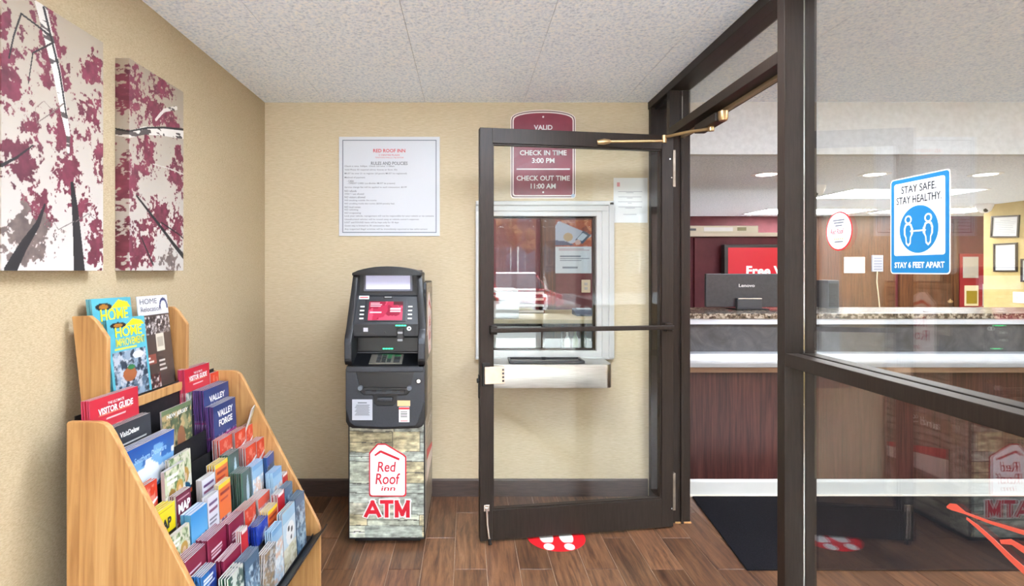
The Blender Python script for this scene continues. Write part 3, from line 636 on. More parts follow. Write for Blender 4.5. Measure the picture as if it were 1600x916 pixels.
sl.box(-.135, -.09, -.0676, -.0672, .736, .741); ap('printed_lines', sl, M_inkgrey, 0, st)
ap('beige_sticker', MB().box(.062, .126, -.0672, -.066, .722, .75), mat('sticker_beige', (216, 182, 134), .5))
s2 = ap('warning_sticker', MB().box(.070, .122, -.0672, -.066, .642, .718), M_white); s3 = MB()
for i in range(4): s3.box(.078, .112, -.0676, -.0672, .667 + i * .008, .671 + i * .008)
ap('printed_lines', s3, M_ink, 0, s2); ap('red_strip', MB().box(.070, .122, -.0676, -.0672, .705, .716), M_redink, 0, s2); ap('red_strip', MB().box(.078, .114, -.0676, -.0672, .646, .650), M_redink, 0, s2)
# keypad deck
ap('keypad_deck', MB().prism([(-.062, .915), (-.062, .921), (.075, .968), (.115, .968), (.115, .915)], -.168, .168, 'x'), M_atmdark, .002)
dM = Matrix.Translation((0, -.062, .921)) @ Matrix.Rotation(math.atan2(.047, .137), 4, 'X')
kp = ap('keypad_plate', MB().box(-.085, .082, .018, .118, 0, .004).xf(dM), mat('keypad_grey', (128, 124, 116), .35, .6), .002)
for r in range(4):
    for c in range(4):
        g = c == 3
        ap('key', MB().box(-.05 + c * .027 + (.006 if g else 0), -.03 + c * .027 + (.018 if g else 0), .03 + r * .021, .044 + r * .021, .004, .009).xf(dM), mat('key_green', (46, 110, 70), .4) if (g and r == 3) or (c == 2 and r > 1) else mat('key_dark', (48, 50, 52), .4), .0015, kp)
ap('deck_rim', MB().box(-.168, .168, .066, .076, .964, .974), M_atmgrey, .002)
ap('recess_wall', MB().box(-.168, .168, .078, .115, .965, 1.07), M_atmdark)
M_green = mat('green_led', (40, 220, 130), .4, emit=(40, 220, 130), es=1.6)
for i in range(4): ap('led', MB().box(-.032 + i * .014, -.021 + i * .014, .073, .078, .985, .991), M_green)
# upper head: centre panel and cheeks
cp = [(-.012, 1.055), (-.022, 1.066), (-.024, 1.126), (.048, 1.262), (.06, 1.27), (.064, 1.39), (.2, 1.40), (.2, 1.055)]
ap('screen_housing', MB().prism(cp, -.166, .166, 'x'), M_atmgrey if False else mat('atm_charcoal', (34, 36, 40), .42), .002)
for s_ in (-1, 1):
    ck = [(-.058, .925), (-.074, .945), (-.078, 1.04), (-.066, 1.072), (-.036, 1.10), (-.012, 1.22), (.018, 1.36), (.03, 1.385), (.2, 1.39), (.2, .925)]
    mbx = MB().prism(ck, .164, .201, 'x')
    mbx.v = [((x - (.0 if z < 1.1 else (z - 1.1) * (.085 if x > .18 else .05))) * s_, y, z) for x, y, z in mbx.v]
    ap('side_cheek', mbx, M_atm, .006, smooth=True)
    ap('cheek_pad', MB().prism([(-.0785, .955), (-.082, .96), (-.085, 1.035), (-.074, 1.06), (-.0755, 1.04)], s_ * .168, s_ * .196, 'x'), M_atmgrey, .001)
n = 12; arc = [(-.178 + .356 * i / n, 1.385 + .034 * math.sin(PI * i / n) ** .7) for i in range(n + 1)]
ap('top_cap', MB().prism([(-.178, 1.372), (.178, 1.372)] + arc[::-1], .0, .2, 'y'), M_atm, .004, smooth=True)
mq = ap('marquee_frame', MB().box(-.128, .126, .052, .066, 1.289, 1.384), mat('marquee_grey', (92, 94, 106), .35), .003)
ap('marquee_panel', MB().box(-.116, .114, .049, .053, 1.300, 1.372), mat('marquee_glow', (176, 176, 206), .4, emit=(222, 224, 255), es=.12), .001, mq)
# tilted screen face: local frame with x across, y up the slope, z out
a_ = math.atan2(.136, .072); tM = Matrix.Translation((0, -.024, 1.126)) @ Matrix.Rotation(a_, 4, 'X')
TLN = math.hypot(.072, .136)
def tp(name, x0, x1, y0, y1, h0, h1, m, parent=None, bv=.001): return ap(name, MB().box(x0, x1, y0, y1, h0, h1).xf(tM), m, bv, parent)
bz = tp('screen_bezel', -.112, .100, .014, .138, 0, .004, mat('bezel_dark', (34, 35, 40), .35))
si = Ink(60, 36, (150, 34, 62)); si.blobs(4, 3, .5, (176, 60, 84)).blobs(9, 5, .58, (124, 22, 48)).rect(.72, 1, .8, 1, (70, 20, 30)).lines(3, .05, .42, .72, .95, 3, (232, 190, 200), .35).lines(4, .05, .38, .36, .46, 1, (236, 190, 200), .6).lines(8, .64, .95, .42, .66, 2, (238, 200, 206), .5)
sme = ink_grid('screen', si, lambda s, t: np.stack([-.094 + .174 * s, .02 + .104 * t, np.full_like(s, .0048)], -1)); sme.transform(tM)
smat = bpy.data.materials.new('lit_screen'); smat.use_nodes = True; sb_ = smat.node_tree.nodes['Principled BSDF']; va = smat.node_tree.nodes.new('ShaderNodeVertexColor'); va.layer_name = 'Ink'
smat.node_tree.links.new(va.outputs[0], sb_.inputs['Emission Color']); smat.node_tree.links.new(va.outputs[0], sb_.inputs['Base Color']); sb_.inputs['Emission Strength'].default_value = .55; sb_.inputs['Roughness'].default_value = .2
ap('screen', sme, smat, 0, bz)
for s_ in (-1, 1):
    for i in range(4): tp('side_button', s_ * (.128 if s_ < 0 else .118) - .011, s_ * (.128 if s_ < 0 else .118) + .011, .026 + i * .022, .034 + i * .022, 0, .004, mat('button_white', (206, 206, 200), .4))
tp('camera_window', -.026, .026, .143, .156, -.004, .003, M_atmdark, None, .003); tp('camera_glass', -.018, .018, .146, .153, .002, .004, mat('cam_grey', (140, 142, 140), .2))
tp('red_white_sticker', -.150, -.098, .140, .158, 0, .0012, M_white, None, 0); tp('sticker_print', -.146, -.102, .146, .152, .0012, .0016, M_redink, None, 0)
fyy = -.0245
ap('symbol_decal', MB().box(-.115, -.092, fyy, fyy + .002, 1.088, 1.108), mat('decal_grey', (190, 190, 196), .4)); ap('receipt_slot', MB().box(-.155, -.06, fyy - .0005, fyy + .002, 1.076, 1.080), M_atmdark); ap('sensor', MB().cyl((-.006, fyy - .002, 1.082), .005, .004, 'y', 12), M_atmdark)
cr = ap('card_reader', MB().box(.056, .090, -.044, -.020, 1.044, 1.106), M_atmdark, .004); [ap('card_lip', q, mat('lip_grey', (150, 150, 152), .3), .002, cr) for q in (MB().box(.060, .086, -.052, -.040, 1.043, 1.053), MB().box(.060, .086, -.048, -.040, 1.08, 1.09))]
for i in range(4): ap('led', MB().box(.048 + i * .014, .059 + i * .014, -.028, -.0235, 1.116, 1.122), M_green)
ap('audio_jack', MB().cyl((.116, -.028, 1.104), .011, .006, 'y', 20), mat('jack_white', (206, 206, 206), .35)); ap('jack_hole', MB().cyl((.117, -.0285, 1.104), .004, .001, 'y', 12), M_atmdark)

# ------------------------------------------------------------------ reception counter behind the glass
CX0, CX1, CY = 1.245, XR - .01, 3.44
ctr = empty('reception_counter', (3.4, CY, 0)); tag(ctr, 'long reception counter with mahogany front, grey band and white ledges', 'counter')
def cp_(name, mb, m, bv=.003): return obj(name, mb, m, ctr, bv)
cp_('toe_board', MB().prism([(CY, .012), (CY, .09), (CY + .006, .106), (CY + .03, .106), (CY + .03, .012)], CX0, CX1, 'x'), M_whitetrim, 0)
cp_('toe_moulding', MB().box(CX0, CX1, CY - .012, CY + .02, 0, .014), mat('toe_moulding', (214, 204, 190), .5), .003)
xs_ = [CX0, 2.62, 3.98, CX1]
for i in range(3): cp_('front_panel', MB().box(xs_[i] + .0015, xs_[i + 1] - .0015, CY + .008, CY + .03, .106, .768), M_mahog, .002)
cp_('apron_strip', MB().box(CX0, CX1, CY - .02, CY + .03, .770, .806), noise_mat('apron_oak', [(150, 118, 96), (168, 136, 112)], (1, 8, 20), 4, 4, .4), .002)
nose = [(CY + .03, .806), (CY - .05, .806), (CY - .07, .812)] + [(CY - .07 - .02 * math.sin(PI * k / 8), .815 + .075 * k / 8) for k in range(1, 8)] + [(CY - .07, .893), (CY + .03, .896)]
cp_('transaction_ledge', MB().prism(nose, CX0, CX1, 'x'), mat('white_gloss_laminate', (204, 207, 212), .22), 0)
cp_('laminate_band', MB().box(CX0, CX1, CY + .004, CY + .03, .896, 1.066), M_laminate, 0)
cp_('top_trim', MB().box(CX0, CX1, CY - .02, CY + .03, 1.066, 1.102), mat('white_gloss_laminate'), .003)
cp_('granite_top', MB().box(CX0, CX1, CY - .03, CY + .56, 1.102, 1.134), M_granite, .003)
cp_('counter_body', MB().box(CX0, CX1, CY + .03, CY + .52, .02, 1.10), M_mahog, 0)

mo = empty('desktop_monitor', (1.9, 3.78, 1.134)); tag(mo, 'black desktop monitor seen from behind on the granite counter', 'monitor')
obj('screen_back', MB().box(1.618, 2.165, 3.775, 3.80, 1.15, 1.376), noise_mat('monitor_plastic', [(52, 53, 56), (60, 61, 64)], (1, 1, 1), 50, 2, .35), mo, .005)
obj('neck', MB().box(1.818, 1.985, 3.745, 3.775, 1.136, 1.212), mat('monitor_neck', (62, 64, 68), .35), mo, .006)
obj('neck_edge', MB().box(1.822, 1.981, 3.742, 3.746, 1.206, 1.212), M_chrome, mo); obj('stand_foot', MB().box(1.79, 2.01, 3.70, 3.86, 1.1345, 1.142), M_gasket, mo, .003)
text('lettering', 'Lenovo', .108, .021, M_winkk, mo, (1.895, 3.7742, 1.296), BACK, .02)
sp = empty('computer_tower', (2.62, 3.85, 1.134)); tag(sp, 'small grey computer box on the counter right of the dark post', 'computer')
obj('case', MB().box(2.50, 2.58, 3.86, 3.99, 1.1345, 1.33), mat('tower_grey', (70, 74, 80), .4), sp, .006); obj('front_grille', MB().box(2.508, 2.572, 3.856, 3.861, 1.145, 1.31), M_gasket, sp, .002)
pc = obj('charging_cable', MB().tube([(2.97 + .075 * math.cos(t), 3.52 + .05 * math.sin(t), 1.1375) for t in [i * .35 for i in range(17)]], .003, 6), M_white, None, smooth=True); tag(pc, 'coiled white cable lying on the granite counter top', 'cable')

# half wall with the promotional screen
hw = empty('half_wall', (2.2, 5.0, 0)); tag(hw, 'maroon half wall with cream ledge behind the counter', 'partition')
obj('wall_core', MB().box(1.3, 3.02, 5.0, 5.12, 0, 1.70), M_maroonpaint, hw); obj('front_face', MB().box(2.03, 3.02, 4.97, 5.0, 0, 1.69), M_maroonpaint, hw, .003)
obj('ledge', MB().box(1.3, 3.04, 4.94, 5.16, 1.70, 1.735), mat('cream_ledge', (226, 216, 196), .45), hw, .004)
wu = empty('white_wall_unit', (2.3, 5.05, 1.735)); tag(wu, 'long cream electronic box lying on the half wall ledge', 'box')
obj('case', MB().box(1.5, 2.61, 4.99, 5.12, 1.736, 1.80), mat('cream_case', (222, 216, 196), .4), wu, .006)
obj('vent_strip', MB().box(1.75, 2.05, 4.986, 4.991, 1.755, 1.775), M_inkgrey, wu, .001); obj('label_strip', MB().box(2.12, 2.38, 4.986, 4.991, 1.75, 1.785), M_white, wu, .001); obj('port_strip', MB().box(2.42, 2.5, 4.986, 4.991, 1.755, 1.785), mat('olive_print', (150, 146, 110), .5), wu, .001)
tv = empty('promo_screen', (2.65, 4.96, 1.1)); tag(tv, 'wall screen showing white Free lettering on bright red', 'screen')
obj('wall_bracket', MB().box(2.5, 2.75, 4.935, 4.969, 1.3, 1.5), M_gasket, tv); obj('bezel', MB().box(2.25, 3.0, 4.87, 4.935, 1.16, 1.625), mat('tv_bezel', (48, 46, 50), .3), tv, .006)
obj('display', MB().box(2.282, 2.97, 4.867, 4.871, 1.185, 1.598), mat('red_display', (186, 0, 36), .3, emit=(214, 0, 44), es=.2), tv)
text('lettering', 'Free WiFi', .47, .085, mat('white_display', (250, 250, 250), .4, emit=(255, 255, 255), es=.25), tv, (2.675, 4.8665, 1.395), BACK, .03)

# recessed lights and troffers in the low ceiling
for i, (x, y) in enumerate(((2.24, 4.17), (3.05, 4.17), (3.88, 4.17))):
    dl = empty('downlight', (x, y, Z2)); tag(dl, ('recessed round ceiling light above the monitor, leftmost of three', 'recessed round ceiling light middle of the three over the counter', 'recessed round ceiling light rightmost of three beyond the blue sticker')[i], 'ceiling light', 'recessed lights over the counter')
    obj('trim_ring', MB().lathe([(.085, -.004), (.105, -.004), (.105, .0), (.085, .0)], (x, y, Z2 - .001)), M_white, dl); obj('lens', MB().lathe([(0, -.006), (.07, -.005), (.084, -.002), (.084, -.001), (0, -.001)], (x, y, Z2)), M_led, dl)
for i, (a, b, c, d) in enumerate(((3.40, 4.62, 4.9, 5.55), (3.5, 4.82, 6.5, 7.1), (-.5, .7, 4.05, 4.6), (5.0, 6.2, 6.4, 7.0))):  # the office panel is added, out of view, to light that room
    tf = empty('ceiling_panel_light', ((a + b) / 2, (c + d) / 2, Z2)); tag(tf, ('long white light panel in the low ceiling behind the blue sticker', 'far white light panel near the maroon rear wall', 'added unseen light panel over the office desk', 'white light panel over the corner alcove')[i], 'ceiling light', 'fluorescent light panels')
    obj('frame', frame_mb(a, b, c, d, .02, Z2 - .006, Z2).xf(Matrix(((1, 0, 0, 0), (0, 0, 1, 0), (0, 1, 0, 0), (0, 0, 0, 1)))), M_white, tf); obj('diffuser', MB().box(a + .02, b - .02, c + .02, d - .02, Z2 - .004, Z2 - .001), M_panel if i != 2 else mat('added_office_glow', (255, 255, 255), .5, emit=(255, 255, 255), es=3.5), tf)

# far wall things
def framed(name, label, cat, y0, y1, z0, z1, tilt, seed):
    cy, cz = (y0 + y1) / 2, (z0 + z1) / 2; f = empty(name, (XR, cy, z0)); tag(f, label, cat, 'framed certificates on the tan wall')
    T = Matrix.Translation((XR, cy, cz)) @ Matrix.Rotation(tilt, 4, 'X'); hy_, hz = (y1 - y0) / 2, (z1 - z0) / 2
    t = .016; fm = MB()
    for a, b, c, d in ((-hy_, hy_, -hz, -hz + t), (-hy_, hy_, hz - t, hz), (-hy_, -hy_ + t, -hz + t, hz - t), (hy_ - t, hy_, -hz + t, hz - t)): fm.box(-.02, -.001, a, b, c, d)
    obj('frame', fm.xf(T), mat('dark_frame', (52, 42, 34), .4), f, .002); obj('certificate', MB().box(-.008, -.001, -hy_ + t, hy_ - t, -hz + t, hz - t).xf(T), M_paper, f)
    pl = MB(); r = random.Random(seed)
    for i in range(9): q = r.uniform(.3, .85); pl.box(-.0085, -.008, -hy_ * q, hy_ * q, -hz * .75 + i * hz * .16, -hz * .75 + i * hz * .16 + hz * .05)
    obj('printed_lines', pl.xf(T), mat('faint_ink', (176, 180, 184), .6), f)
framed('framed_certificate', 'tilted wide framed certificate upper on the tan wall', 'picture frame', 5.79, 6.10, 1.75, 1.985, .06, 1)
framed('framed_certificate', 'upright framed certificate lower on the tan wall', 'picture frame', 5.81, 6.07, 1.385, 1.69, 0, 2)
framed('framed_certificate', 'framed certificate nearest the edge of the tan wall', 'picture frame', 5.50, 5.77, 1.28, 1.52, 0, 3)
swi = empty('light_switch', (XR, 5.8, 1.1)); tag(swi, 'white double switch plate on the tan wall', 'switch'); obj('plate', MB().box(XR - .008, XR - .0005, 5.72, 5.86, 1.06, 1.175), M_white, swi, .003)
for y in (5.755, 5.805): obj('rocker', MB().box(XR - .012, XR - .008, y, y + .02, 1.10, 1.135), mat('rocker', (210, 208, 200), .4), swi, .002)
def dome(x, y, label):
    e = empty('security_camera', (x, y, Z2)); tag(e, label, 'security camera', 'dome cameras on the low ceiling')
    obj('mount', MB().lathe([(0, -.03), (.075, -.03), (.08, 0), (0, 0)], (x, y, Z2 - .001)), M_white, e, smooth=True); obj('ball', MB().lathe([(.001, -.10), (.03, -.095), (.055, -.075), (.068, -.045), (.07, -.03), (.001, -.03)], (x, y, Z2)), M_white, e, smooth=True)
    obj('lens', MB().cyl((x - .03, y - .055, Z2 - .072), .02, .014, 'y', 16), M_gasket, e)
dome(5.62, 6.05, 'white dome camera on the ceiling by the tan wall'); dome(2.97, 4.75, 'white dome camera on the ceiling close to the dark post')
pn = empty('posted_notice', (5.1, 7.36, 1.36)); tag(pn, 'white notice sheet on the brown wood panel', 'notice'); obj('sheet', MB().box(4.98, 5.25, 7.352, 7.359, 1.365, 1.575), M_paper, pn)
nl = MB()
for i in range(8): nl.box(5.0, 5.22 - .02 * (i % 3), 7.350, 7.352, 1.39 + i * .02, 1.397 + i * .02)
obj('printed_lines', nl, M_inkgrey, pn)
tk = empty('wall_keypad', (5.42, 7.36, 1.4)); tag(tk, 'narrow grey key box beside the notice on the wood panel', 'key box'); obj('case', MB().box(5.34, 5.48, 7.335, 7.359, 1.385, 1.60), mat('keybox_grey', (150, 154, 170), .4), tk, .004)
for i in range(5): obj('slot', MB().box(5.355, 5.465, 7.332, 7.336, 1.405 + i * .036, 1.425 + i * .036), mat('keybox_slot', (110, 114, 134), .4), tk)
wc = obj('hanging_cable', MB().tube([(5.41, 7.345, 1.385), (5.40, 7.34, 1.25), (5.415, 7.33, 1.05), (5.44, 7.33, .8)], .007, 6), mat('cable_cream', (196, 178, 150), .5), None, smooth=True); tag(wc, 'cream cable hanging below the narrow key box', 'cable')
nb = empty('notice_board', (6.7, 7.4, .9)); tag(nb, 'red notice board with pinned sheets in the far alcove', 'notice board')
obj('board', MB().box(6.52, 6.95, 7.37, 7.399, .8, 1.62), mat('board_red', (148, 30, 42), .6), nb, .004); obj('pinned_sheet', MB().box(6.56, 6.76, 7.362, 7.369, 1.3, 1.58), mat('sheet_grey', (176, 174, 172), .6), nb); obj('pinned_sheet', MB().box(6.58, 6.76, 7.362, 7.369, .93, 1.2), mat('sheet_cream', (222, 214, 190), .6), nb)
obj('sheet_print', MB().box(6.60, 6.74, 7.359, 7.362, .96, 1.13), mat('sheet_olive', (150, 132, 34), .6), nb); obj('pinned_sheet', MB().box(6.82, 6.92, 7.362, 7.369, .93, 1.22), mat('sheet_grey'), nb)
rd = empty('corner_door', (6.3, 7.4, 0)); tag(rd, 'brown wood door beside the red notice board in the alcove', 'door')
obj('leaf', MB().box(5.72, 6.42, 7.36, 7.399, 0, 2.02), M_woodpanel, rd, .004); obj('casing', MB().box(6.43, 6.49, 7.35, 7.399, 0, 2.08), M_woodpanel, rd, .003); obj('knob', MB().lathe([(0, -.03), (.02, -.028), (.03, -.01), (.02, .005), (.01, .01), (0, .03)], (6.36, 7.33, 1.0)), M_brass, rd, smooth=True)

# ------------------------------------------------------------------ floor mat and floor stickers
mt = obj('floor_mat', MB().prism([(1.30, 2.59), (5.2, 2.57), (5.2, 3.42), (1.385, 3.425)], .0005, .010, 'z'), M_mat, None, .003); tag(mt, 'black carpet floor mat along the reception counter', 'mat')
fs = empty('footprint_sticker', (.465, 2.92, 0)); tag(fs, 'round red floor sticker with white shoe prints', 'floor sticker')
obj('disc', MB().cyl((.465, 2.918, .0004), .152, .0012, 'z', 48), mat('sticker_red', (214, 26, 36), .4), fs)
for s_ in (-1, 1):
    c = .465 + s_ * .052
    sole = [(c + .036 * math.cos(t) * (1 + .1 * math.sin(t)), 2.908 + .072 * math.sin(t)) for t in [2 * PI * i / 20 for i in range(20)]]
    sole = [(x, max(y, 2.856)) for x, y in sole]
    obj('sole_print', MB().prism(sole, .0017, .0022, 'z'), M_winkk, fs)
    obj('heel_print', MB().prism([(c + .027 * math.cos(t), min(2.812 + .034 * math.sin(t), 2.846)) for t in [2 * PI * i / 18 for i in range(18)]], .0017, .0022, 'z'), M_winkk, fs)

# ------------------------------------------------------------------ stickers and painted reflection strokes on the partition glass (seen from the entry side)
gx = GX0 - .0003
ss = empty('distance_sticker', (GX0, 1.446, 1.388)); tag(ss, 'blue and white stay safe sticker on the partition glass', 'sticker')
Y0, Y1, S0, S1 = 1.351, 1.542, 1.388, 1.646
M_blue = mat('sticker_blue', (18, 108, 158), .4)
obj('backing', MB().prism(rrect(Y0, Y1, S0, S1, .010), gx - .0006, gx, 'x'), M_winkk, ss); obj('blue_field', MB().prism(rrect(Y0 + .003, Y1 - .003, S0 + .003, S1 - .003, .008), gx - .0010, gx - .0006, 'x'), M_blue, ss)
obj('white_field', MB().prism(rrect(Y0 + .014, Y1 - .014, S0 + .049, S1 - .014, .007), gx - .0014, gx - .0010, 'x'), M_winkk, ss)
ym = (Y0 + Y1) / 2
text('lettering', 'STAY SAFE.', .112, .020, M_ink, ss, (gx - .0016, ym, 1.613), TOWARD_LEFT, .012); text('lettering', 'STAY HEALTHY.', .145, .020, M_ink, ss, (gx - .0016, ym, 1.585), TOWARD_LEFT, .012)
text('lettering', 'STAY 6 FEET APART', .160, .016, M_winkk, ss, (gx - .0012, ym, 1.412), TOWARD_LEFT, .03)
obj('blue_disc', MB().cyl((gx - .0018, ym, 1.505), .062, .0004, 'x', 40), M_blue, ss)
for s_ in (-1, 1):
    c = ym + s_ * .032; q = gx - .0024
    ring = lambda r, ry, cy, cz: [(cy + r * math.cos(2 * PI * i / 20), cz + ry * math.sin(2 * PI * i / 20)) for i in range(20)]
    obj('figure_head', MB().ring(ring(.0115, .0115, c, 1.532), ring(.0075, .0075, c, 1.532), q, q + .0006, 'x'), M_winkk, ss)
    body = [(c - .010, 1.520), (c - .015, 1.508), (c - .014, 1.492), (c - .009, 1.484), (c - .008, 1.468), (c, 1.461), (c + .008, 1.468), (c + .009, 1.484), (c + .014, 1.492), (c + .015, 1.508), (c + .010, 1.520), (c, 1.523)]
    obj('figure_body', MB().ring(body, [(c + (y - c) * .66, 1.492 + (z - 1.492) * .84) for y, z in body], q, q + .0006, 'x'), M_winkk, ss)
obj('arrow', MB().box(gx - .0028, gx - .0022, ym - .018, ym + .018, 1.499, 1.503).prism([(ym - .026, 1.501), (ym - .016, 1.509), (ym - .016, 1.493)], gx - .0028, gx - .0022, 'x').prism([(ym + .026, 1.501), (ym + .016, 1.509), (ym + .016, 1.493)], gx - .0028, gx - .0022, 'x'), M_winkk, ss)
os_ = empty('round_sticker', (GX0, 1.757, 1.464)); tag(os_, 'round white review sticker with red rim on the partition glass', 'sticker')
obj('rim', MB().cyl((gx - .0006, 1.757, 1.522), .062, .0006, 'x', 40), mat('sticker_red'), os_); obj('face', MB().cyl((gx - .0010, 1.757, 1.522), .0575, .0004, 'x', 40), M_winkk, os_)
text('lettering', 'Red Roof', .062, .017, M_redink, os_, (gx - .0012, 1.764, 1.521), TOWARD_LEFT, .01, shear=.2)
for z, wd in ((1.554, .055), (1.546, .045), (1.537, .032), (1.486, .04)): obj('printed_line', MB().box(gx - .0014, gx - .0010, 1.757 - wd / 2, 1.757 + wd / 2, z, z + .004), M_inkgrey, os_)
for i in range(5): obj('star', MB().prism([(1.757 + (i - 2) * .009 + .004 * math.sin(PI * k / 5) * (1 if k % 2 == 0 else .45), 1.497 + .004 * math.cos(PI * k / 5) * (1 if k % 2 == 0 else .45)) for k in range(10)], gx - .0014, gx - .0010, 'x'), mat('orange_ink', (232, 150, 60), .5), os_)
cd_ = empty('painted_reflection', (GX0, 1.26, .73)); tag(cd_, 'coral strokes standing in for a reflection low on the partition glass', 'sticker')
M_coral = mat('coral_reflection_tone', (206, 84, 66), .45)  # reflection of mirrored lettering, put on the pane as flat coral colour
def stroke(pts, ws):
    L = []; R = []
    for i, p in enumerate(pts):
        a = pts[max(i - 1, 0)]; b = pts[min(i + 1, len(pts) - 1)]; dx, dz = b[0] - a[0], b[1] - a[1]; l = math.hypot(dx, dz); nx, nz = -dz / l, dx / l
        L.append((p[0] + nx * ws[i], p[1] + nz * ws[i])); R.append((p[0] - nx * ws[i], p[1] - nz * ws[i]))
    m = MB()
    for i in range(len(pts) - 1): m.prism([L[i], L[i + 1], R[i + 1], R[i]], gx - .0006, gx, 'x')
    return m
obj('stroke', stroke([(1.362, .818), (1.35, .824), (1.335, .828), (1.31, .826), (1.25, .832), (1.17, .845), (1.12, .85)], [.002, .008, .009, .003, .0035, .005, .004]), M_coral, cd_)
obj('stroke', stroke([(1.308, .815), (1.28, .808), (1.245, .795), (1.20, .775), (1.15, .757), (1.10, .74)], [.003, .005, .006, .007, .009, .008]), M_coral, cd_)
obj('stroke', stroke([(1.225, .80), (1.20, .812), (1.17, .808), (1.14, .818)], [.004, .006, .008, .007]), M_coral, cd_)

# ------------------------------------------------------------------ canvases on the left wall
def tree_art(W, H, seed, clusters, trunks, bg0, bg1):
    k = Ink(W, H, bg0); asp = H / W
    k.a = np.array(bg1) * (1 - k.y[..., None]) + np.array(bg0) * k.y[..., None]
    n1 = vnoise(W, H, 11, 11 * asp, seed, 5); n2 = vnoise(W, H, 30, 30 * asp, seed + 1, 3); n3 = vnoise(W, H, 16, 16 * asp, seed + 4, 3)
    for (pts, w0, w1, c, bark) in [t for t in trunks if t[4] == 2]:
        for i in range(len(pts) - 1): k.line(*pts[i], *pts[i + 1], w0, w1, c, asp)
    for (cx, cy, rx, ry, c) in clusters:
        d = np.hypot((k.x - cx) / rx, (k.y - cy) / ry)
        f = 1.08 - d + (n1 - .5) * 1.7 + (n2 - .5) * 1.7
        sh = (np.array(c)[None, None] * (0.82 + .5 * n3[..., None]))
        mk = (f > .40)[..., None]; k.a = np.where(mk, sh, k.a)
        k.put((f > .34) & (f <= .40), (150, 118, 112), .5)
    for (pts, w0, w1, c, bark) in [t for t in trunks if t[4] != 2]:
        m = len(pts) - 1
        for i in range(m): k.line(*pts[i], *pts[i + 1], w0 + (w1 - w0) * i / m, w0 + (w1 - w0) * (i + 1) / m, c, asp)
        if bark == 1:
            bn = vnoise(W, H, 10, 60, seed + 9, 2); k.put((bn > .62) & (np.abs(k.a - np.array(c)).sum(-1) < 2), (84, 76, 74))
    return k
RC = (108, 46, 62); RD = (96, 42, 56); GR = (104, 90, 86); DK = (40, 37, 39); BR = (214, 208, 200)
art1 = tree_art(210, 400, 21,
    [(.05, .70, .17, .16, RC), (.02, .86, .06, .08, RC), (.45, .80, .20, .13, RC), (.88, .86, .14, .09, RC), (.85, .67, .18, .10, RC), (.58, .54, .22, .13, RC), (.17, .41, .22, .12, RD), (.95, .47, .10, .10, RC), (.60, .37, .20, .11, RC), (.32, .23, .17, .10, RC), (.22, .12, .24, .12, GR), (.78, .27, .10, .08, RC), (.90, .12, .13, .13, RC), (.38, .97, .14, .05, RC), (.28, .52, .08, .06, RC)],
    [([(.33, 1.0), (.48, .78), (.56, .62), (.60, .54), (.60, .47)], .055, .012, BR, 1), ([(.36, .99), (.51, .78), (.58, .62)], .012, .008, DK, 0), ([(.72, 0), (.70, .12), (.67, .26), (.64, .35)], .062, .018, DK, 0), ([(.07, 0), (.18, .09), (.30, .17), (.37, .25)], .05, .008, DK, 0),
     ([(.42, .90), (.16, .92), (.10, .83), (.06, .74)], .008, .006, DK, 0), ([(.45, .88), (.26, .80), (.22, .68)], .007, .004, DK, 0), ([(.55, .66), (.42, .60), (.30, .55)], .005, .003, (120, 104, 98), 0), ([(.5, .60), (.36, .64), (.28, .60), (.30, .54)], .003, .002, (140, 122, 114), 0), ([(.0, .36), (.12, .40), (.26, .46)], .012, .005, DK, 0), ([(.68, .20), (.82, .24), (.9, .22)], .004, .003, (110, 100, 98), 0), ([(.66, .2), (.5, .16), (.45, .19)], .004, .002, (120, 108, 104), 0)],
    (168, 154, 136), (206, 200, 196))
art2 = tree_art(190, 380, 33,
    [(.10, .86, .20, .14, RC), (.55, .93, .25, .08, RC), (.45, .80, .30, .10, RC), (.75, .80, .22, .08, RC), (.30, .58, .26, .13, RC), (.85, .52, .22, .13, RC), (.9, .63, .12, .07, RC), (.05, .42, .14, .14, RC), (.55, .28, .28, .10, RC), (.85, .22, .22, .10, RC), (.25, .13, .24, .12, RC), (.05, .12, .16, .14, RC), (.75, .06, .25, .07, GR)],
    [([(0, .64), (.25, .69), (.6, .73), (1, .765)], .030, .055, BR, 1), ([(0, .655), (.3, .71), (.6, .75), (1, .79)], .008, .012, DK, 0), ([(.45, .77), (.6, .84), (.85, .89)], .014, .022, (206, 198, 190), 1), ([(.12, .36), (.5, .24), (.8, .14), (1, .08)], .012, .030, DK, 0), ([(.55, .25), (.9, .2), (1, .18)], .007, .009, DK, 0), ([(.4, .54), (.7, .545), (1, .54)], .006, .008, (190, 180, 172), 0), ([(.2, .16), (.4, .03)], .008, .012, DK, 0)],
    (158, 143, 124), (196, 190, 184))
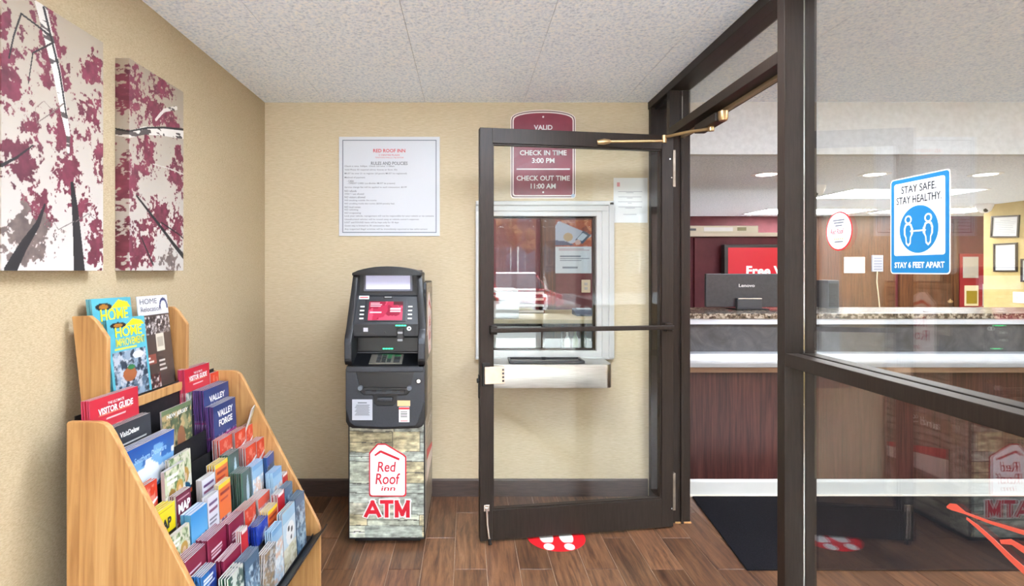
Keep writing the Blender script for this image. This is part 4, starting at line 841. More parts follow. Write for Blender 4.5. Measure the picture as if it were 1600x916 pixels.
def canvas(label, y0, y1, z0, z1, ink, seed):
    c = empty('canvas_print', (XL, (y0 + y1) / 2, z0)); tag(c, label, 'canvas print', 'tree canvases on the left wall')
    obj('stretcher_frame', MB().box(XL + .001, XL + .030, y0 + .012, y1 - .012, z0 + .012, z1 - .012), M_oak, c)
    side = [tuple(ink.a[0].mean(0)), tuple(ink.a[:, -1].mean(0)), tuple(ink.a[-1].mean(0)), (160, 110, 112), (200, 190, 180)]
    obj('canvas_face', ink_grid('canvas_face', ink, lambda s, t: np.stack([np.full_like(s, XL + .050), y0 + (y1 - y0) * s, z0 + (z1 - z0) * t], -1), tone=.86), print_mat(.6), c)
    sd_ = Ink(14, ink.H, (200, 180, 170)); sd_.a = np.repeat(ink.a[:, :14][:, ::-1], 1, 1)
    obj('canvas_side', ink_grid('canvas_side', sd_, lambda s, t: np.stack([XL + .001 + .049 * s, np.full_like(s, y0), z0 + (z1 - z0) * t], -1), tone=.86), print_mat(.6), c)
    obj('canvas_edge', MB().box(XL + .001, XL + .0495, y1 - .002, y1, z0, z1), mat('canvas_edge', (186, 150, 146), .6), c); obj('canvas_edge', MB().box(XL + .001, XL + .0495, y0 + .001, y1 - .002, z1 - .002, z1), mat('canvas_edge'), c); obj('canvas_edge', MB().box(XL + .001, XL + .0495, y0 + .001, y1 - .002, z0, z0 + .002), mat('canvas_edge2', (226, 222, 218), .6), c)
canvas('larger-looking canvas of red leaved trees at the left edge', 1.440, 1.843, 1.397, 2.152, art1, 1)
canvas('canvas of red leaved branches with slanting birch, right of the other canvas', 1.984, 2.364, 1.397, 2.155, art2, 2)

# ------------------------------------------------------------------ brochure rack along the left wall
TH = math.radians(2.8); RS = .93; RO = Vector((-1.1486, 1.595, 0)); RL = .905 * RS
def zs(z): return CAM_H - (CAM_H - z) * RS
rack = empty('brochure_rack', RO, (0, 0, -TH)); tag(rack, 'oak sided brochure rack with black stepped trays along the left wall', 'rack')
def RW(u, v, z): return RO + Vector((u * math.cos(TH) + v * math.sin(TH), -u * math.sin(TH) + v * math.cos(TH), z))
def rp(name, mb, m, bv=0.0, **k): return obj(name, mb, m, rack, bv, world=False, **k)
side = [(0, 0), (0, .925), (.004, .931), (.10, .931), (.118, .927), (.134, .915), (.148, .893), (.50, .235), (.512, .20), (.512, 0)]
side = [(u * RS, zs(z) if z > 0 else 0) for u, z in side]
rp('side_panel', MB().prism(side, 0, .020, 'y'), M_oak, .004, seg=3); rp('side_panel', MB().prism(side, RL - .020, RL, 'y'), M_oak, .004, seg=3)
rp('back_panel', MB().box(.0, .005, .02, RL - .02, .04, .93), M_blackmetal)
FLOOR = {1: .70, 2: .60, 3: .54, 4: .47, 5: .40, 6: .35, 7: .265, 8: .20, 9: .17}
FLOOR = {k: zs(z) for k, z in FLOOR.items()}
RU = {1: .045, 2: .10, 3: .15, 4: .205, 5: .26, 6: .315, 7: .37, 8: .425, 9: .475}
RU = {k: u * RS for k, u in RU.items()}
for k in range(1, 10):
    u0 = (RU[k - 1] if k > 1 else .004) + .004; u1 = RU[k] + .006; z = FLOOR[k]
    t_ = MB().box(u0, u1, .021, RL - .021, z - .003, z).box(u0, u0 + .0015, .021, RL - .021, z, z + (.225 if k == 1 else .175)).box(u1 - .0015, u1, .021, RL - .021, z, z + .012)
    tr_ = rp('shelf_tray', t_, M_blackmetal)
    for v in (.30, .60): obj('rivet', MB().cyl((u0 + .0015, v, z + .155), .004, .002, 'x', 10), M_chrome, tr_, world=False)
rp('front_lip', MB().prism([(u * RS, zs(z)) for u, z in [(.478, .165), (.53, .195), (.545, .222), (.540, .224), (.525, .2), (.476, .168)]], .021, RL - .01, 'y'), M_blackmetal, .001)
# upper pocket
ub = [(.000, 1.254), (.055, 1.256), (.078, 1.238), (.114, 1.187), (.112, .935), (.036, .935)]
PU, PV = -.0922, .1156
ub = [(u + PU, z) for u, z in ub]
ux0, ux1 = .022 + PV, .49 + PV
rp('upper_side', MB().prism(ub, ux0, ux0 + .018, 'y'), M_oak, .003); rp('upper_side', MB().prism(ub, ux1 - .018, ux1, 'y'), M_oak, .003)
rp('upper_back', MB().prism([(u + PU, z) for u, z in [(.002, 1.22), (.008, 1.22), (.042, .935), (.036, .935)]], ux0 + .018, ux1 - .018, 'y'), M_oak)
rp('upper_base', MB().box(.036 + PU, .108 + PU, ux0 + .018, ux1 - .018, .935, .947), M_oak, .002); rp('upper_front_strip', MB().prism([(u + PU, z) for u, z in [(.100, .935), (.111, .935), (.112, .968), (.101, .968)]], ux0 + .018, ux1 - .018, 'y'), M_oak, .003)

# --- printed covers
def C(style, W=34, H=70, seed=1):
    k = Ink(W, H, (230, 228, 224)); P = k.photo
    if style == 'visitor': k.rect(0, 1, 0, 1, (206, 48, 66)); P(seed, [(70, 78, 84), (120, 134, 130), (210, 208, 200)], 0, 1, 0, .66); k.rect(.08, .92, .705, .71, (232, 120, 120)).rect(.08, .085, .70, .95, (232, 120, 120)).rect(.915, .92, .70, .95, (232, 120, 120)).rect(.08, .92, .945, .95, (232, 120, 120)).rect(.15, .85, .80, .805, (240, 150, 120)).rect(.3, .7, .745, .757, (250, 220, 220))
    elif style == 'delaware': k.rect(0, 1, 0, 1, (58, 62, 70)); P(seed, [(96, 104, 84), (60, 64, 60), (190, 190, 178)], 0, 1, 0, .72); k.rect(.12, .88, .76, .764, (220, 220, 220))
    elif style == 'jersey': P(seed, [(88, 104, 74), (60, 74, 56), (150, 150, 110), (196, 168, 120)]); k.rect(0, 1, .93, 1, (110, 130, 92)); k.ell(.6, .5, .14, .2, (150, 100, 70))
    elif style == 'valley': k.rect(0, 1, 0, 1, (58, 72, 128)); k.rect(0, 1, .9, 1, (44, 64, 120)); P(seed, [(72, 74, 128), (110, 52, 120), (46, 50, 92), (196, 190, 210)], 0, 1, 0, .55); k.rect(0, 1, .5, .53, (196, 50, 130))
    elif style == 'southern':
        k.a = np.array((26, 84, 170)) * k.y[..., None] + np.array((120, 186, 214)) * (1 - k.y[..., None]); k.blobs(seed, 3, .5, (232, 240, 248), 0, 1, .3, .8).blobs(seed + 3, 5, .56, (120, 176, 226), 0, 1, .5, .92)
        k.put(((k.x - .4) / .38) ** 2 + ((k.y - .56) / .16) ** 2 < 1 + (vnoise(k.W, k.H, 6, 6, 5) - .5), (238, 244, 250)); k.blobs(seed + 5, 9, .5, (60, 84, 60), .68, 1, .1, .55).rect(0, 1, 0, .1, (214, 200, 160)); k.blobs(seed + 8, 7, .5, (70, 100, 70), 0, .3, 0, .25)
    elif style == 'openmap': P(seed, [(222, 224, 200), (190, 210, 210), (214, 200, 150)]); k.rect(.6, 1, 0, 1, (110, 130, 140), .7)
    elif style == 'redphoto': k.rect(0, 1, 0, 1, (214, 66, 40)); P(seed, [(206, 200, 206), (150, 150, 168), (230, 226, 226), (90, 100, 130)], 0, 1, 0, .55); k.blobs(seed, 5, .55, (236, 130, 110), .1, .9, .6, .95).tri([(.0, .5), (1, .72), (1, .75), (0, .62)], (240, 236, 236))
    elif style == 'people': k.rect(0, 1, 0, 1, (226, 226, 214)); P(seed, [(196, 206, 168), (96, 120, 70), (220, 214, 196)], 0, 1, .66, 1, 6); k.lines(seed, .1, .7, .78, .92, 2, (236, 240, 230), .5).ell(.32, .62, .17, .10, (150, 112, 44)).ell(.70, .68, .18, .11, (186, 146, 66)).rect(0, 1, .0, .50, (60, 58, 60)).ell(.70, .65, .09, .06, (222, 182, 152)).ell(.32, .59, .09, .06, (222, 180, 150)).ell(.7, .47, .24, .11, (36, 92, 124)).tri([(.35, .30), (1, .36), (1, .46), (.5, .42)], (216, 96, 50)).ell(.25, .45, .2, .08, (70, 84, 64))
    elif style == 'yellowmap': k.rect(0, 1, 0, 1, (244, 216, 24)); k.rect(0, 1, 0, .62, (52, 46, 38)); P(seed, [(70, 58, 44), (150, 110, 60), (40, 40, 36)], 0, 1, 0, .55); k.rect(.1, .9, .955, .963, (180, 160, 20)).rect(.1, .9, .93, .937, (190, 170, 20))
    elif style == 'maroonmap': k.rect(0, 1, 0, 1, (112, 34, 62)); P(seed, [(196, 90, 60), (120, 44, 56), (226, 190, 170)], 0, 1, 0, .66); k.rect(.1, .9, .92, .935, (220, 180, 190))
    elif style == 'purple': k.rect(0, 1, 0, 1, (214, 214, 224)); k.rect(.1, .9, .86, .91, (96, 60, 110)).rect(.1, .9, .76, .81, (120, 60, 92)).lines(seed, .1, .95, .1, .7, 9, (110, 104, 122), .45)
    elif style == 'orange': k.rect(0, 1, 0, 1, (224, 110, 52)); k.rect(0, 1, .93, 1, (248, 208, 50)); k.rect(.1, .9, .84, .875, (150, 40, 40)).rect(.1, .75, .74, .77, (168, 44, 40)); P(seed, [(206, 80, 60), (120, 90, 140), (232, 220, 216)], 0, 1, .1, .5)
    elif style == 'green': k.rect(0, 1, 0, 1, (72, 96, 92)); k.put(((k.x - .62) / .16) ** 2 + ((k.y - .62) / .20) ** 2 < 1, (186, 206, 220)); k.tri([(.46, .68), (.78, .68), (.66, .9), (.58, .9)], (176, 200, 214)); k.rect(0, .1, 0, 1, (60, 120, 92)).blobs(seed, 5, .6, (110, 130, 120), 0, 1, 0, .4)
    elif style == 'lightblue': k.rect(0, 1, 0, 1, (150, 190, 222)); P(seed, [(190, 210, 226), (226, 190, 170), (236, 240, 244)], 0, 1, 0, .75); k.rect(0, 1, .9, 1, (120, 170, 214))
    elif style == 'sky': k.a = np.array((54, 140, 206)) * k.y[..., None] + np.array((170, 214, 236)) * (1 - k.y[..., None]); k.ell(.6, .5, .12, .1, (236, 240, 244)).blobs(seed, 6, .5, (60, 90, 120), 0, 1, 0, .42).ell(.85, .55, .05, .07, (50, 50, 60))
    elif style == 'navy': k.rect(0, 1, 0, 1, (40, 84, 160)); P(seed, [(70, 80, 90), (190, 210, 222), (60, 96, 130)], 0, 1, 0, .8); k.rect(0, .3, .8, 1, (30, 80, 170))
    elif style == 'maroon': k.rect(0, 1, 0, 1, (134, 26, 60)); k.rect(0, .04, 0, 1, (160, 60, 90)).lines(seed, .18, .82, .66, .82, 3, (232, 208, 218), .5).lines(seed + 1, .1, .6, .52, .56, 1, (226, 200, 210), .6); P(seed, [(120, 30, 56), (150, 60, 80), (96, 24, 44)], 0, 1, 0, .4)
    elif style == 'pink': k.rect(0, 1, 0, 1, (216, 90, 70)); P(seed, [(232, 200, 200), (214, 120, 110), (240, 226, 224)], 0, 1, 0, .8)
    elif style == 'redwhite': k.rect(0, 1, 0, 1, (190, 30, 42)); P(seed, [(220, 214, 206), (150, 150, 140), (190, 60, 50)], 0, 1, 0, .62); k.rect(0, 1, .62, .66, (246, 240, 236)).rect(.1, .9, .95, 1, (240, 226, 220))
    elif style == 'royal': k.rect(0, 1, 0, 1, (34, 60, 170)); k.tri([(.3, .3), (1, .4), (1, .9), (.5, .8)], (196, 206, 226)); k.blobs(seed, 5, .6, (80, 100, 190))
    elif style == 'slate': k.rect(0, 1, 0, 1, (74, 104, 132)); P(seed, [(96, 130, 158), (54, 78, 104), (180, 200, 214)], 0, 1, 0, .85)
    elif style == 'blue': k.rect(0, 1, 0, 1, (40, 110, 180)); k.rect(.5, 1, 0, 1, (30, 60, 140)).lines(seed, .1, .9, .8, .95, 3, (220, 226, 240), .5)
    elif style == 'dog': k.rect(0, 1, 0, 1, (196, 216, 230)); k.rect(0, 1, .8, 1, (150, 190, 216)); k.put(((k.x - .55) / .34) ** 2 + ((k.y - .56) / .2) ** 2 < 1, (240, 240, 240)); k.ell(.42, .66, .08, .05, (30, 30, 34)).ell(.66, .6, .08, .05, (34, 34, 38)).ell(.6, .48, .06, .04, (40, 40, 44)); P(seed, [(206, 200, 170), (176, 164, 130), (226, 222, 204)], 0, 1, 0, .38)
    elif style == 'greenwhite': k.rect(0, 1, 0, 1, (206, 214, 206)); k.rect(0, .12, 0, 1, (40, 110, 70)).blobs(seed, 5, .52, (70, 100, 96)).put(((k.x - .6) / .14) ** 2 + ((k.y - .55) / .2) ** 2 < 1, (190, 216, 226))
    elif style == 'whitefan': k.rect(0, 1, 0, 1, (206, 206, 206)); k.blobs(seed, 6, .52, (120, 122, 126)).blobs(seed + 3, 5, .58, (166, 140, 110))
    elif style == 'home':
        k.rect(0, 1, 0, 1, (92, 186, 204)); k.tri([(.42, .90), (.98, .90), (.90, .955), (.66, .985)], (244, 224, 40)); k.put(((k.x - .27) / .2) ** 2 + ((k.y - .925) / .035) ** 2 < 1, (40, 40, 40)); k.put(((k.x - .27) / .11) ** 2 + ((k.y - .925) / .022) ** 2 < 1, (180, 120, 40)); k.rect(.12, .7, .645, .66, (232, 220, 60)); P(seed, [(150, 170, 190), (90, 110, 130), (196, 200, 210), (60, 70, 84)], .06, .94, .02, .62, 5); k.ell(.45, .34, .18, .08, (176, 104, 66)).ell(.72, .55, .15, .045, (236, 238, 240)).ell(.5, .42, .1, .03, (60, 130, 80))
    elif style == 'reloc': k.rect(0, 1, 0, 1, (86, 72, 66)); k.rect(0, 1, .80, 1, (228, 226, 232)); P(seed, [(90, 78, 74), (150, 140, 136), (60, 50, 50), (214, 206, 204)], 0, 1, .60, .78, 9); k.rect(.46, .74, .42, .60, (222, 214, 196)).rect(.5, .7, .46, .56, (186, 176, 160)).rect(0, .42, .30, .40, (150, 84, 72)).lines(seed, .04, .36, .31, .38, 2, (232, 220, 214), .5).lines(seed + 1, .5, .75, .2, .34, 3, (206, 196, 190), .4); P(seed + 9, [(110, 60, 56), (214, 200, 196), (70, 50, 50)], 0, .5, .02, .2, 7); k.put((np.abs(((k.x - .84) / .13) ** 2 + ((k.y - .87) / .09) ** 2 - 1) < .32) & (k.y > .86), (48, 62, 110))
    return k
EDGE = {'visitor': (214, 70, 110), 'valley': (112, 70, 140), 'home': (120, 196, 212), 'maroon': (140, 36, 72), 'green': (96, 110, 106), 'blue': (52, 116, 186), 'royal': (34, 60, 170), 'sky': (90, 160, 206), 'slate': (84, 110, 136), 'yellowmap': (240, 220, 90), 'lightblue': (170, 200, 226), 'navy': (60, 100, 160), 'reloc': (200, 196, 196), 'delaware': (110, 112, 118), 'greenwhite': (214, 222, 214)}
TOPC = {'slate': (110, 130, 150), 'lightblue': (176, 206, 232), 'yellowmap': (226, 214, 150), 'maroon': (206, 180, 188), 'green': (150, 158, 156), 'royal': (120, 124, 140), 'sky': (190, 204, 222), 'home': (120, 196, 212)}
PT = print_mat(.35)
def stack(kind, style, u, v0, v1, z0, zt, n, label, behind, group, lean=-.05, gap=.007, thick=.004, seed=1, letters=(), yaw=0.0, cat='brochure', WH=(34, 70)):
    w_, h_ = v1 - v0, zt - z0; vc = (v0 + v1) / 2
    e = EDGE.get(style, (206, 196, 196)); tc = TOPC.get(style, (200, 194, 192))
    me = ink_grid(kind, C(style, *WH, seed=seed), lambda s, t: np.stack([.0014 * np.sin(PI * s) * t, -w_ / 2 + w_ * s, h_ * t], -1), ((-thick, 0, 0), [e, e, tc, e, (210, 208, 206)])); me.materials.append(PT)
    me2 = None
    for i in range(n):
        o = bpy.data.objects.new(kind, me); COL.objects.link(o)
        p = RW(u - i * gap, vc + (random.uniform(-.004, .004) if i else 0), z0 + .0006)
        o.location = p; o.rotation_euler = (random.uniform(-.008, .008) if i else 0, lean, -TH + yaw + (random.uniform(-.009, .009) if i else 0))
        tag(o, label if i == 0 else behind, cat, group)
        if i == 0:
            for (s_, wf, hf, sf_, tf, m, bold) in letters:
                text('lettering', s_, w_ * wf, h_ * hf, m, o, None, world=False, M=Matrix.Translation((.0018, -w_ / 2 + w_ * sf_, h_ * tf)) @ TOWARD_RIGHT.to_matrix().to_4x4(), bold=bold)
W_, K_, Y_ = M_winkk, M_ink, M_yellow
def row(k): return RU[k], FLOOR[k]
VG = (('VISITOR GUIDE', .72, .075, .5, .845, W_, .03), ('THE ULTIMATE', .34, .03, .5, .915, W_, .01))
G = 'brochures in the wooden rack'
def B(style, k, v0, v1, zt, n, label, behind, group, kind='brochure', du=0.0, **kw):
    u, z = row(k); stack(kind, style, u + du, v0 * RS, v1 * RS, z, zs(zt), n, label, behind, group, **kw)
big = dict(kind='magazine', WH=(56, 72), cat='magazine')
B('visitor', 1, .026, .262, .988, 4, 'foremost red visitor guide at the near end of the top tray', 'red visitor guide copy behind the foremost near one', 'near visitor guides', du=.022, seed=3, letters=VG, gap=.0062, **big)
B('visitor', 1, .60, .80, .983, 5, 'foremost red visitor guide at the far end of the top tray', 'red visitor guide copy behind the foremost far one', 'far visitor guides', seed=4, letters=VG, gap=.0062, **big)
B('redphoto', 1, .805, .88, .93, 2, 'orange brochure right of the far red visitor guide', 'orange brochure copy behind the one right of the visitor guide', 'orange brochures top tray', seed=5)
B('delaware', 2, .05, .285, .888, 4, 'dark grey magazine below the near red visitor guide', 'dark grey magazine copy behind the foremost one', 'dark grey magazines', seed=6, letters=(('VisitDelaw', .42, .06, .5, .88, W_, .02),), gap=.008, **big)
B('jersey', 2, .35, .55, .872, 1, 'green landscape magazine lettered New Jersey leaning in the second tray', '', 'state magazines', seed=7, letters=(('NEW JERSEY', .72, .07, .5, .89, W_, .02),), thick=.006, **big)
B('valley', 2, .64, .86, .888, 6, 'foremost purple blue Valley Forge guide in the upper stack', 'purple blue guide copy in the upper stack', 'upper purple guides', seed=8, letters=(('VALLEY', .62, .09, .5, .84, W_, .03), ('FORGE', .55, .09, .5, .72, W_, .03)), gap=.008, **big, du=.004)
B('southern', 3, .05, .315, .822, 4, 'blue sky and clouds magazine at the near end of the third tray', 'blue sky magazine copy behind the foremost one', 'blue sky magazines', seed=9, letters=(('Southern Delaware', .66, .075, .48, .84, mat('pale_blue_ink', (150, 190, 232), .5), .012),), gap=.010, thick=.006, lean=.02, **big)
B('valley', 3, .632, .832, .822, 5, 'foremost purple blue Valley Forge guide in the lower stack', 'purple blue guide copy in the lower stack', 'lower purple guides', seed=10, letters=(('VALLEY', .68, .10, .5, .86, W_, .03), ('FORGE', .6, .10, .5, .72, W_, .03)), gap=.007, **big)
B('openmap', 3, .80, .884, .78, 1, 'pale folded map flopping open beside the purple guides', '', 'folded maps', seed=11, lean=.28, thick=.005, yaw=.25)
B('redphoto', 4, .035, .15, .705, 3, 'orange red brochure beside the near oak side panel', 'orange red brochure copy beside the near oak panel', 'near orange red brochures', seed=12, gap=.008)
B('people', 4, .225, .365, .737, 2, 'green and white magazine with two people, rear one in fourth tray', 'copy of the rear people magazine', 'people magazines', seed=13, du=-.004, **big)
B('people', 4, .155, .275, .722, 1, 'thick white magazine with two people above the maroon map', '', 'people magazines', seed=14, thick=.012, du=.022, **big)
for i, (a, b) in enumerate(((.572, .680), (.705, .81), (.815, .882))): B('redphoto', 4, a, b, (.700, .692, .688)[i], 4, ('foremost orange red photo brochure left in the fourth tray', 'foremost orange red photo brochure middle in the fourth tray', 'foremost orange red photo brochure against the far oak panel')[i], ('orange red copy behind the left fourth tray one', 'orange red copy behind the middle fourth tray one', 'orange red copy against the far panel in fourth tray')[i], 'orange red brochures fourth tray %d' % i, seed=15, gap=.008)
B('yellowmap', 5, .035, .160, .628, 4, 'foremost bright yellow map in the fifth tray', 'yellow map copy behind the foremost one', 'yellow maps', seed=16, letters=(('MAP', .62, .15, .48, .76, K_, .04),), gap=.010, kind='folded_map')
B('maroonmap', 5, .167, .257, .636, 4, 'foremost maroon map with white lettering', 'maroon map copy behind the foremost one', 'maroon maps', seed=17, letters=(('MAP', .8, .14, .5, .80, W_, .04),), gap=.006, kind='folded_map')
B('purple', 5, .333, .427, .627, 2, 'upper white and purple text leaflet', 'copy of the upper white and purple leaflet', 'upper purple leaflets', seed=18, thick=.010, gap=.012, kind='leaflet')
B('orange', 5, .432, .531, .648, 4, 'upper orange brochure with yellow top band', 'copy behind the upper yellow banded orange brochure', 'upper yellow banded brochures', seed=19, gap=.009)
B('green', 5, .536, .627, .652, 5, 'upper dark green brochure with pale waterfall', 'copy behind the upper dark green brochure', 'upper green brochures', seed=20)
for i, (a, b) in enumerate(((.690, .795), (.80, .882))): B('redphoto', 5, a, b, (.632, .626)[i], 5, ('foremost orange red brochure in the fifth tray left of the far pair', 'foremost orange red brochure in the fifth tray at the far panel')[i], ('orange red copy in the left of the far fifth tray pair', 'orange red copy in the fifth tray at the far panel')[i], 'orange red brochures fifth tray %d' % i, seed=15, gap=.007)
B('people', 6, .030, .150, .560, 1, 'lowest white magazine with two people beside the near oak edge', '', 'people magazines', seed=21, thick=.012, **big)
B('sky', 6, .160, .265, .578, 3, 'foremost sky blue brochure below the maroon map', 'sky blue brochure copy behind the foremost one', 'sky blue brochures', seed=22, thick=.010, gap=.012)
B('purple', 6, .270, .345, .590, 3, 'lower white and purple text leaflet', 'copy of the lower white and purple leaflet', 'lower purple leaflets', seed=23, kind='leaflet')
B('orange', 6, .350, .440, .604, 3, 'lower orange brochure with yellow top band', 'copy behind the lower yellow banded orange brochure', 'lower yellow banded brochures', seed=24)
B('green', 6, .530, .616, .582, 6, 'lower dark green brochure with pale waterfall', 'copy behind the lower dark green brochure', 'lower green brochures', seed=20, gap=.008)
B('lightblue', 6, .632, .738, .573, 5, 'upper pale blue brochure beside the green stack', 'copy behind the upper pale blue brochure', 'upper pale blue brochures', seed=25, gap=.006)
B('navy', 6, .77, .872, .566, 3, 'dark blue brochure sticking out at the far end of the sixth tray', 'copy behind the dark blue far brochure', 'dark blue brochures', seed=26, yaw=.1)
B('maroon', 7, .030, .150, .490, 6, 'foremost maroon brochure nearest the oak edge', 'maroon copy in the stack nearest the oak edge', 'maroon brochures first stack', seed=27, gap=.007)
B('maroon', 7, .164, .290, .492, 6, 'foremost maroon brochure of the second stack from the oak edge', 'maroon copy in the second stack from the oak edge', 'maroon brochures second stack', seed=27, gap=.007)
B('maroon', 7, .313, .430, .480, 5, 'foremost maroon brochure of the third stack from the oak edge', 'maroon copy in the third stack from the oak edge', 'maroon brochures third stack', seed=27, gap=.007)
B('redphoto', 7, .440, .535, .474, 6, 'foremost orange white brochure right of the maroon stacks', 'orange white copy right of the maroon stacks', 'orange white brochures seventh tray', seed=28, gap=.007)
B('pink', 7, .560, .675, .466, 7, 'foremost salmon brochure in the thick stack of the seventh tray', 'salmon copy in the thick stack of the seventh tray', 'salmon brochures', seed=29, gap=.006)
B('lightblue', 7, .715, .815, .518, 5, 'lower pale blue brochure in the seventh tray', 'copy behind the lower pale blue brochure', 'lower pale blue brochures', seed=30, gap=.006)
B('redwhite', 7, .82, .882, .470, 3, 'red and white brochure at the far end of the seventh tray', 'copy behind the far red and white brochure', 'red white brochures seventh tray', seed=31)
B('blue', 8, .027, .115, .447, 5, 'foremost bright blue brochure at the bottom beside the oak edge', 'bright blue copy at the bottom beside the oak edge', 'bright blue brochures', seed=32)
B('maroon', 8, .163, .290, .425, 5, 'foremost maroon brochure of the lowest maroon stack', 'maroon copy in the lowest maroon stack', 'maroon brochures lowest stack', seed=27, gap=.006)
B('redwhite', 8, .295, .350, .462, 3, 'narrow red and white brochure left of the royal blue one', 'copy behind the narrow red and white brochure', 'red white brochures eighth tray', seed=33)
B('royal', 8, .421, .525, .422, 5, 'foremost royal blue brochure in the eighth tray', 'royal blue copy behind the foremost one', 'royal blue brochures', seed=34)
B('orange', 8, .528, .625, .432, 5, 'yellow topped orange brochure in the eighth tray', 'copy behind the yellow topped eighth tray brochure', 'eighth tray yellow topped brochures', seed=35)
B('redwhite', 8, .630, .705, .458, 4, 'bright red brochure right of the yellow topped one', 'copy behind the bright red eighth tray brochure', 'bright red brochures', seed=36)
B('slate', 8, .710, .80, .455, 4, 'slate blue brochure in the eighth tray near the far panel', 'copy behind the slate blue eighth tray brochure', 'slate brochures eighth tray', seed=37)
B('greenwhite', 9, .095, .200, .404, 4, 'white and green brochure in the front tray', 'copy behind the white and green front tray brochure', 'white green brochures', seed=38, gap=.009)
B('slate', 9, .215, .325, .398, 6, 'slate blue brochure in the front tray beside the green one', 'copy behind the slate blue front tray brochure', 'slate brochures front tray', seed=39, gap=.006)
B('whitefan', 9, .335, .440, .360, 4, 'fanned grey white brochure in the front tray', 'fanned grey white copy in the front tray', 'grey white brochures', seed=40, gap=.008, lean=.04)
B('lightblue', 9, .445, .545, .392, 4, 'pale blue brochure in the front tray', 'copy behind the pale blue front tray brochure', 'front pale blue brochures', seed=41)
B('dog', 9, .552, .690, .412, 3, 'white and blue brochure with black spots in the front tray', 'copy behind the black spotted brochure', 'black spotted brochures', seed=42, gap=.008)
B('slate', 9, .70, .81, .410, 5, 'slate blue brochure at the far end of the front tray', 'copy behind the far slate blue front tray brochure', 'far slate brochures', seed=43)
# upper pocket magazines
HL = (('HOME', .70, .115, .52, .845, Y_, .018), ('IMPROVEMENT', .78, .09, .55, .725, mat('mustard_ink', (214, 196, 30), .5), .012))
HS = (('HOME', .72, .125, .522, .841, mat('teal_shadow', (60, 110, 120), .5), .07),)
stack('magazine', 'home', .062 + PU, .075 + PV, .268 + PV, .948, 1.305, 4, 'taller teal home improvement magazine behind the other in the upper pocket', 'teal magazine copy at the back of the upper pocket', 'back teal magazines', lean=-.11, gap=.006, seed=50, letters=HL, cat='magazine', WH=(60, 110))
stack('magazine', 'home', .094 + PU, .090 + PV, .285 + PV, .948, 1.237, 2, 'front teal home improvement magazine in the upper pocket', 'teal copy right behind the front one in the upper pocket', 'front teal magazines', lean=-.11, gap=.007, seed=51, letters=HL, cat='magazine', WH=(60, 100))
stack('magazine', 'reloc', .082 + PU, .272 + PV, .455 + PV, .948, 1.305, 1, 'dark brown home relocation magazine in the upper pocket', '', 'relocation magazines', lean=-.11, seed=52, letters=(('HOME', .55, .055, .34, .945, M_inkgrey, .0), ('Relocation', .66, .05, .40, .865, M_inkgrey, .0)), cat='magazine', WH=(60, 110))

# ------------------------------------------------------------------ light panels added out of view to brighten the entry and lobby front
M_panel_added = mat('added_panel_glow', (255, 252, 246), .5, emit=(232, 241, 255), es=17)
for i, (a, b, c, d) in enumerate(((-.3, .9, 1.47, 2.07), (3.9, 5.1, .3, .9), (2.2, 3.4, 1.45, 2.05))):
    tf = empty('added_panel_light', ((a + b) / 2, (c + d) / 2, ZC)); tag(tf, ('added unseen ceiling light panel over the entry', 'added unseen ceiling light panel over the lobby right side', 'added unseen ceiling light panel in front of the reception')[i], 'ceiling light', 'added light panels in the high ceiling')
    obj('frame', frame_mb(a, b, c, d, .02, ZC - .008, ZC).xf(Matrix(((1, 0, 0, 0), (0, 0, 1, 0), (0, 1, 0, 0), (0, 0, 0, 1)))), M_white, tf); obj('diffuser', MB().box(a + .02, b - .02, c + .02, d - .02, ZC - .006, ZC - .002), M_panel_added, tf)

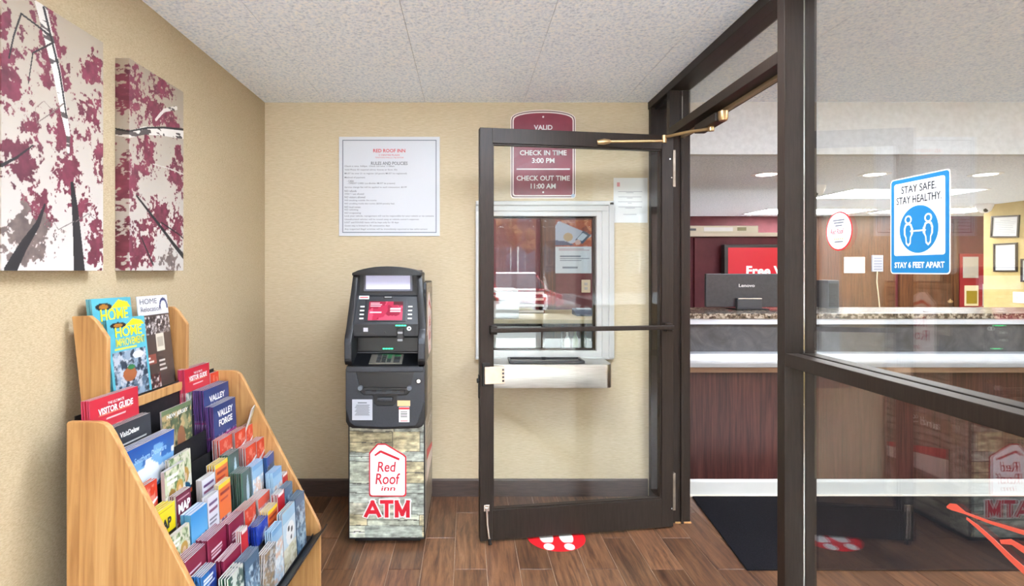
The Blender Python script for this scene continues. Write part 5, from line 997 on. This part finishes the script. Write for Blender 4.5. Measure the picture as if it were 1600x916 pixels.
# ------------------------------------------------------------------ outside, seen mirrored in the panes
struct(obj('ground_pavement', MB().box(-30, 30, -4.6, YS - .07, -.15, -.01), noise_mat('concrete', [(204, 204, 202), (220, 220, 218)], (1, 1, 1), 6, 5, .9)))
struct(obj('ground_asphalt', MB().box(-40, 40, -60, -4.6, -.25, -.06), noise_mat('asphalt', [(84, 84, 86), (104, 104, 104)], (1, 1, 1), 20, 5, .95)))
def car(label, col, x, y):
    c = empty('parked_car', (x, y, -.06)); tag(c, label, 'car'); paint = mat('paint_%d_%d' % (col[0], col[2]), col, .25, coat=.5); z = -.06
    lo = [(-2.2, .3), (-2.22, .62), (-2.1, .8), (-1.2, .92), (1.5, .96), (2.15, .9), (2.22, .6), (2.2, .3)]
    up_ = [(-1.25, .92), (-.55, 1.38), (.9, 1.42), (1.75, .96)]
    R = lambda pts, k=1: [(y + p[0], z + p[1]) for p in pts]
    obj('body', MB().prism(R(lo), x - .88, x + .88, 'x'), paint, c, .08, 3, True); obj('roof', MB().prism(R(up_), x - .74, x + .74, 'x'), paint, c, .07, 3, True)
    dg_ = mat('car_glass', (26, 30, 36), .08)
    obj('rear_window', MB().prism(R([(1.0, 1.36), (1.62, 1.02), (1.66, 1.03), (1.06, 1.38)]), x - .62, x + .62, 'x'), dg_, c); obj('windscreen', MB().prism(R([(-1.18, .97), (-.6, 1.34), (-.64, 1.37), (-1.22, .98)]), x - .62, x + .62, 'x'), dg_, c)
    for s_ in (-1, 1):
        obj('side_window', MB().prism(R([(-.95, 1.0), (-.5, 1.32), (.85, 1.35), (1.4, 1.02)]), x + s_ * .742, x + s_ * .75, 'x'), dg_, c)
        obj('tail_light', MB().box(x + s_ * .55, x + s_ * .82, y + 2.17, y + 2.21, z + .66, z + .82), mat('tail_red', (170, 20, 24), .3), c, .01)
        for wy in (-1.35, 1.4): obj('wheel', MB().cyl((x + s_ * .72 - (.1 if s_ < 0 else 0) , y + wy, z + .32), .32, .18, 'x', 24), mat('tyre', (24, 24, 24), .8), c, .02)
    obj('number_plate', MB().box(x - .25, x + .25, y + 2.2, y + 2.225, z + .45, z + .57), mat('plate_cream', (226, 220, 190), .5), c)
car('white car parked outside, mirrored in the service window', (226, 228, 232), 1.3, -8.5); car('red car parked outside beside the white one', (170, 26, 34), 4.6, -8.6)
def tree(label, x, y, h, seed):
    t = empty('street_tree', (x, y, -.06)); tag(t, label, 'tree', 'bare trees outside'); r = random.Random(seed); bk = noise_mat('bark', [(70, 58, 50), (104, 90, 80)], (6, 6, 1), 5, 4, .9)
    obj('trunk', MB().tube([(x, y, -.06), (x + .1, y, h * .4), (x, y + .1, h)], [.18, .13, .03]), bk, t)
    for i in range(9):
        a = r.uniform(0, 2 * PI); z0 = h * r.uniform(.3, .8); l = h * r.uniform(.25, .45); p = Vector((x + .06, y, z0)); q = p + Vector((math.cos(a) * l * .6, math.sin(a) * l * .6, l * .35)); e = p + Vector((math.cos(a + .3) * l, math.sin(a + .3) * l, l * .8))
        obj('branch', MB().tube([p, q, e], [.06, .04, .01], 6), bk, t)
        cr = MB()
        for j in range(14):
            c = q + Vector((r.uniform(-.6, .6), r.uniform(-.6, .6), r.uniform(-.2, .7))); rad = r.uniform(.12, .3)
            cr.lathe([(.01, -rad), (rad * .8, -rad * .4), (rad, .1 * rad), (rad * .6, rad * .7), (.01, rad)], c, 7)
        tag(obj('leaf_cluster', cr, noise_mat('autumn_leaves', [(96, 60, 40), (140, 96, 56), (110, 104, 60)], (1, 1, 1), 9, 5, .8), t), kind='stuff')
tree('autumn tree outside behind the white car', 1.2, -13, 6, 1); tree('autumn tree outside left of the white car', -3.2, -12, 5.5, 2); tree('autumn tree outside behind the red car', 5.2, -14, 6.5, 3)
bd = empty('brick_building', (0, -26, 0)); tag(bd, 'long brick building across the parking lot', 'building'); obj('wall', MB().box(-24, 26, -30, -26, -.1, 7.5), noise_mat('far_brick', [(74, 56, 50), (92, 72, 64)], (1, 1, 4), 6, 4, .9), bd); obj('roof_edge', MB().box(-24.3, 26.3, -30.3, -25.7, 7.5, 7.9), mat('roof_edge', (90, 84, 80), .7), bd)
for i in range(10):
    for z in (1.2, 4.4): wn = obj('window', MB().box(-21 + i * 4.6, -19 + i * 4.6, -26.02, -25.95, z, z + 1.6), mat('far_glass', (60, 70, 80), .1), bd); obj('window_frame', MB().box(-20.05 + i * 4.6, -19.95 + i * 4.6, -25.96, -25.93, z, z + 1.6), M_whitetrim, wn)
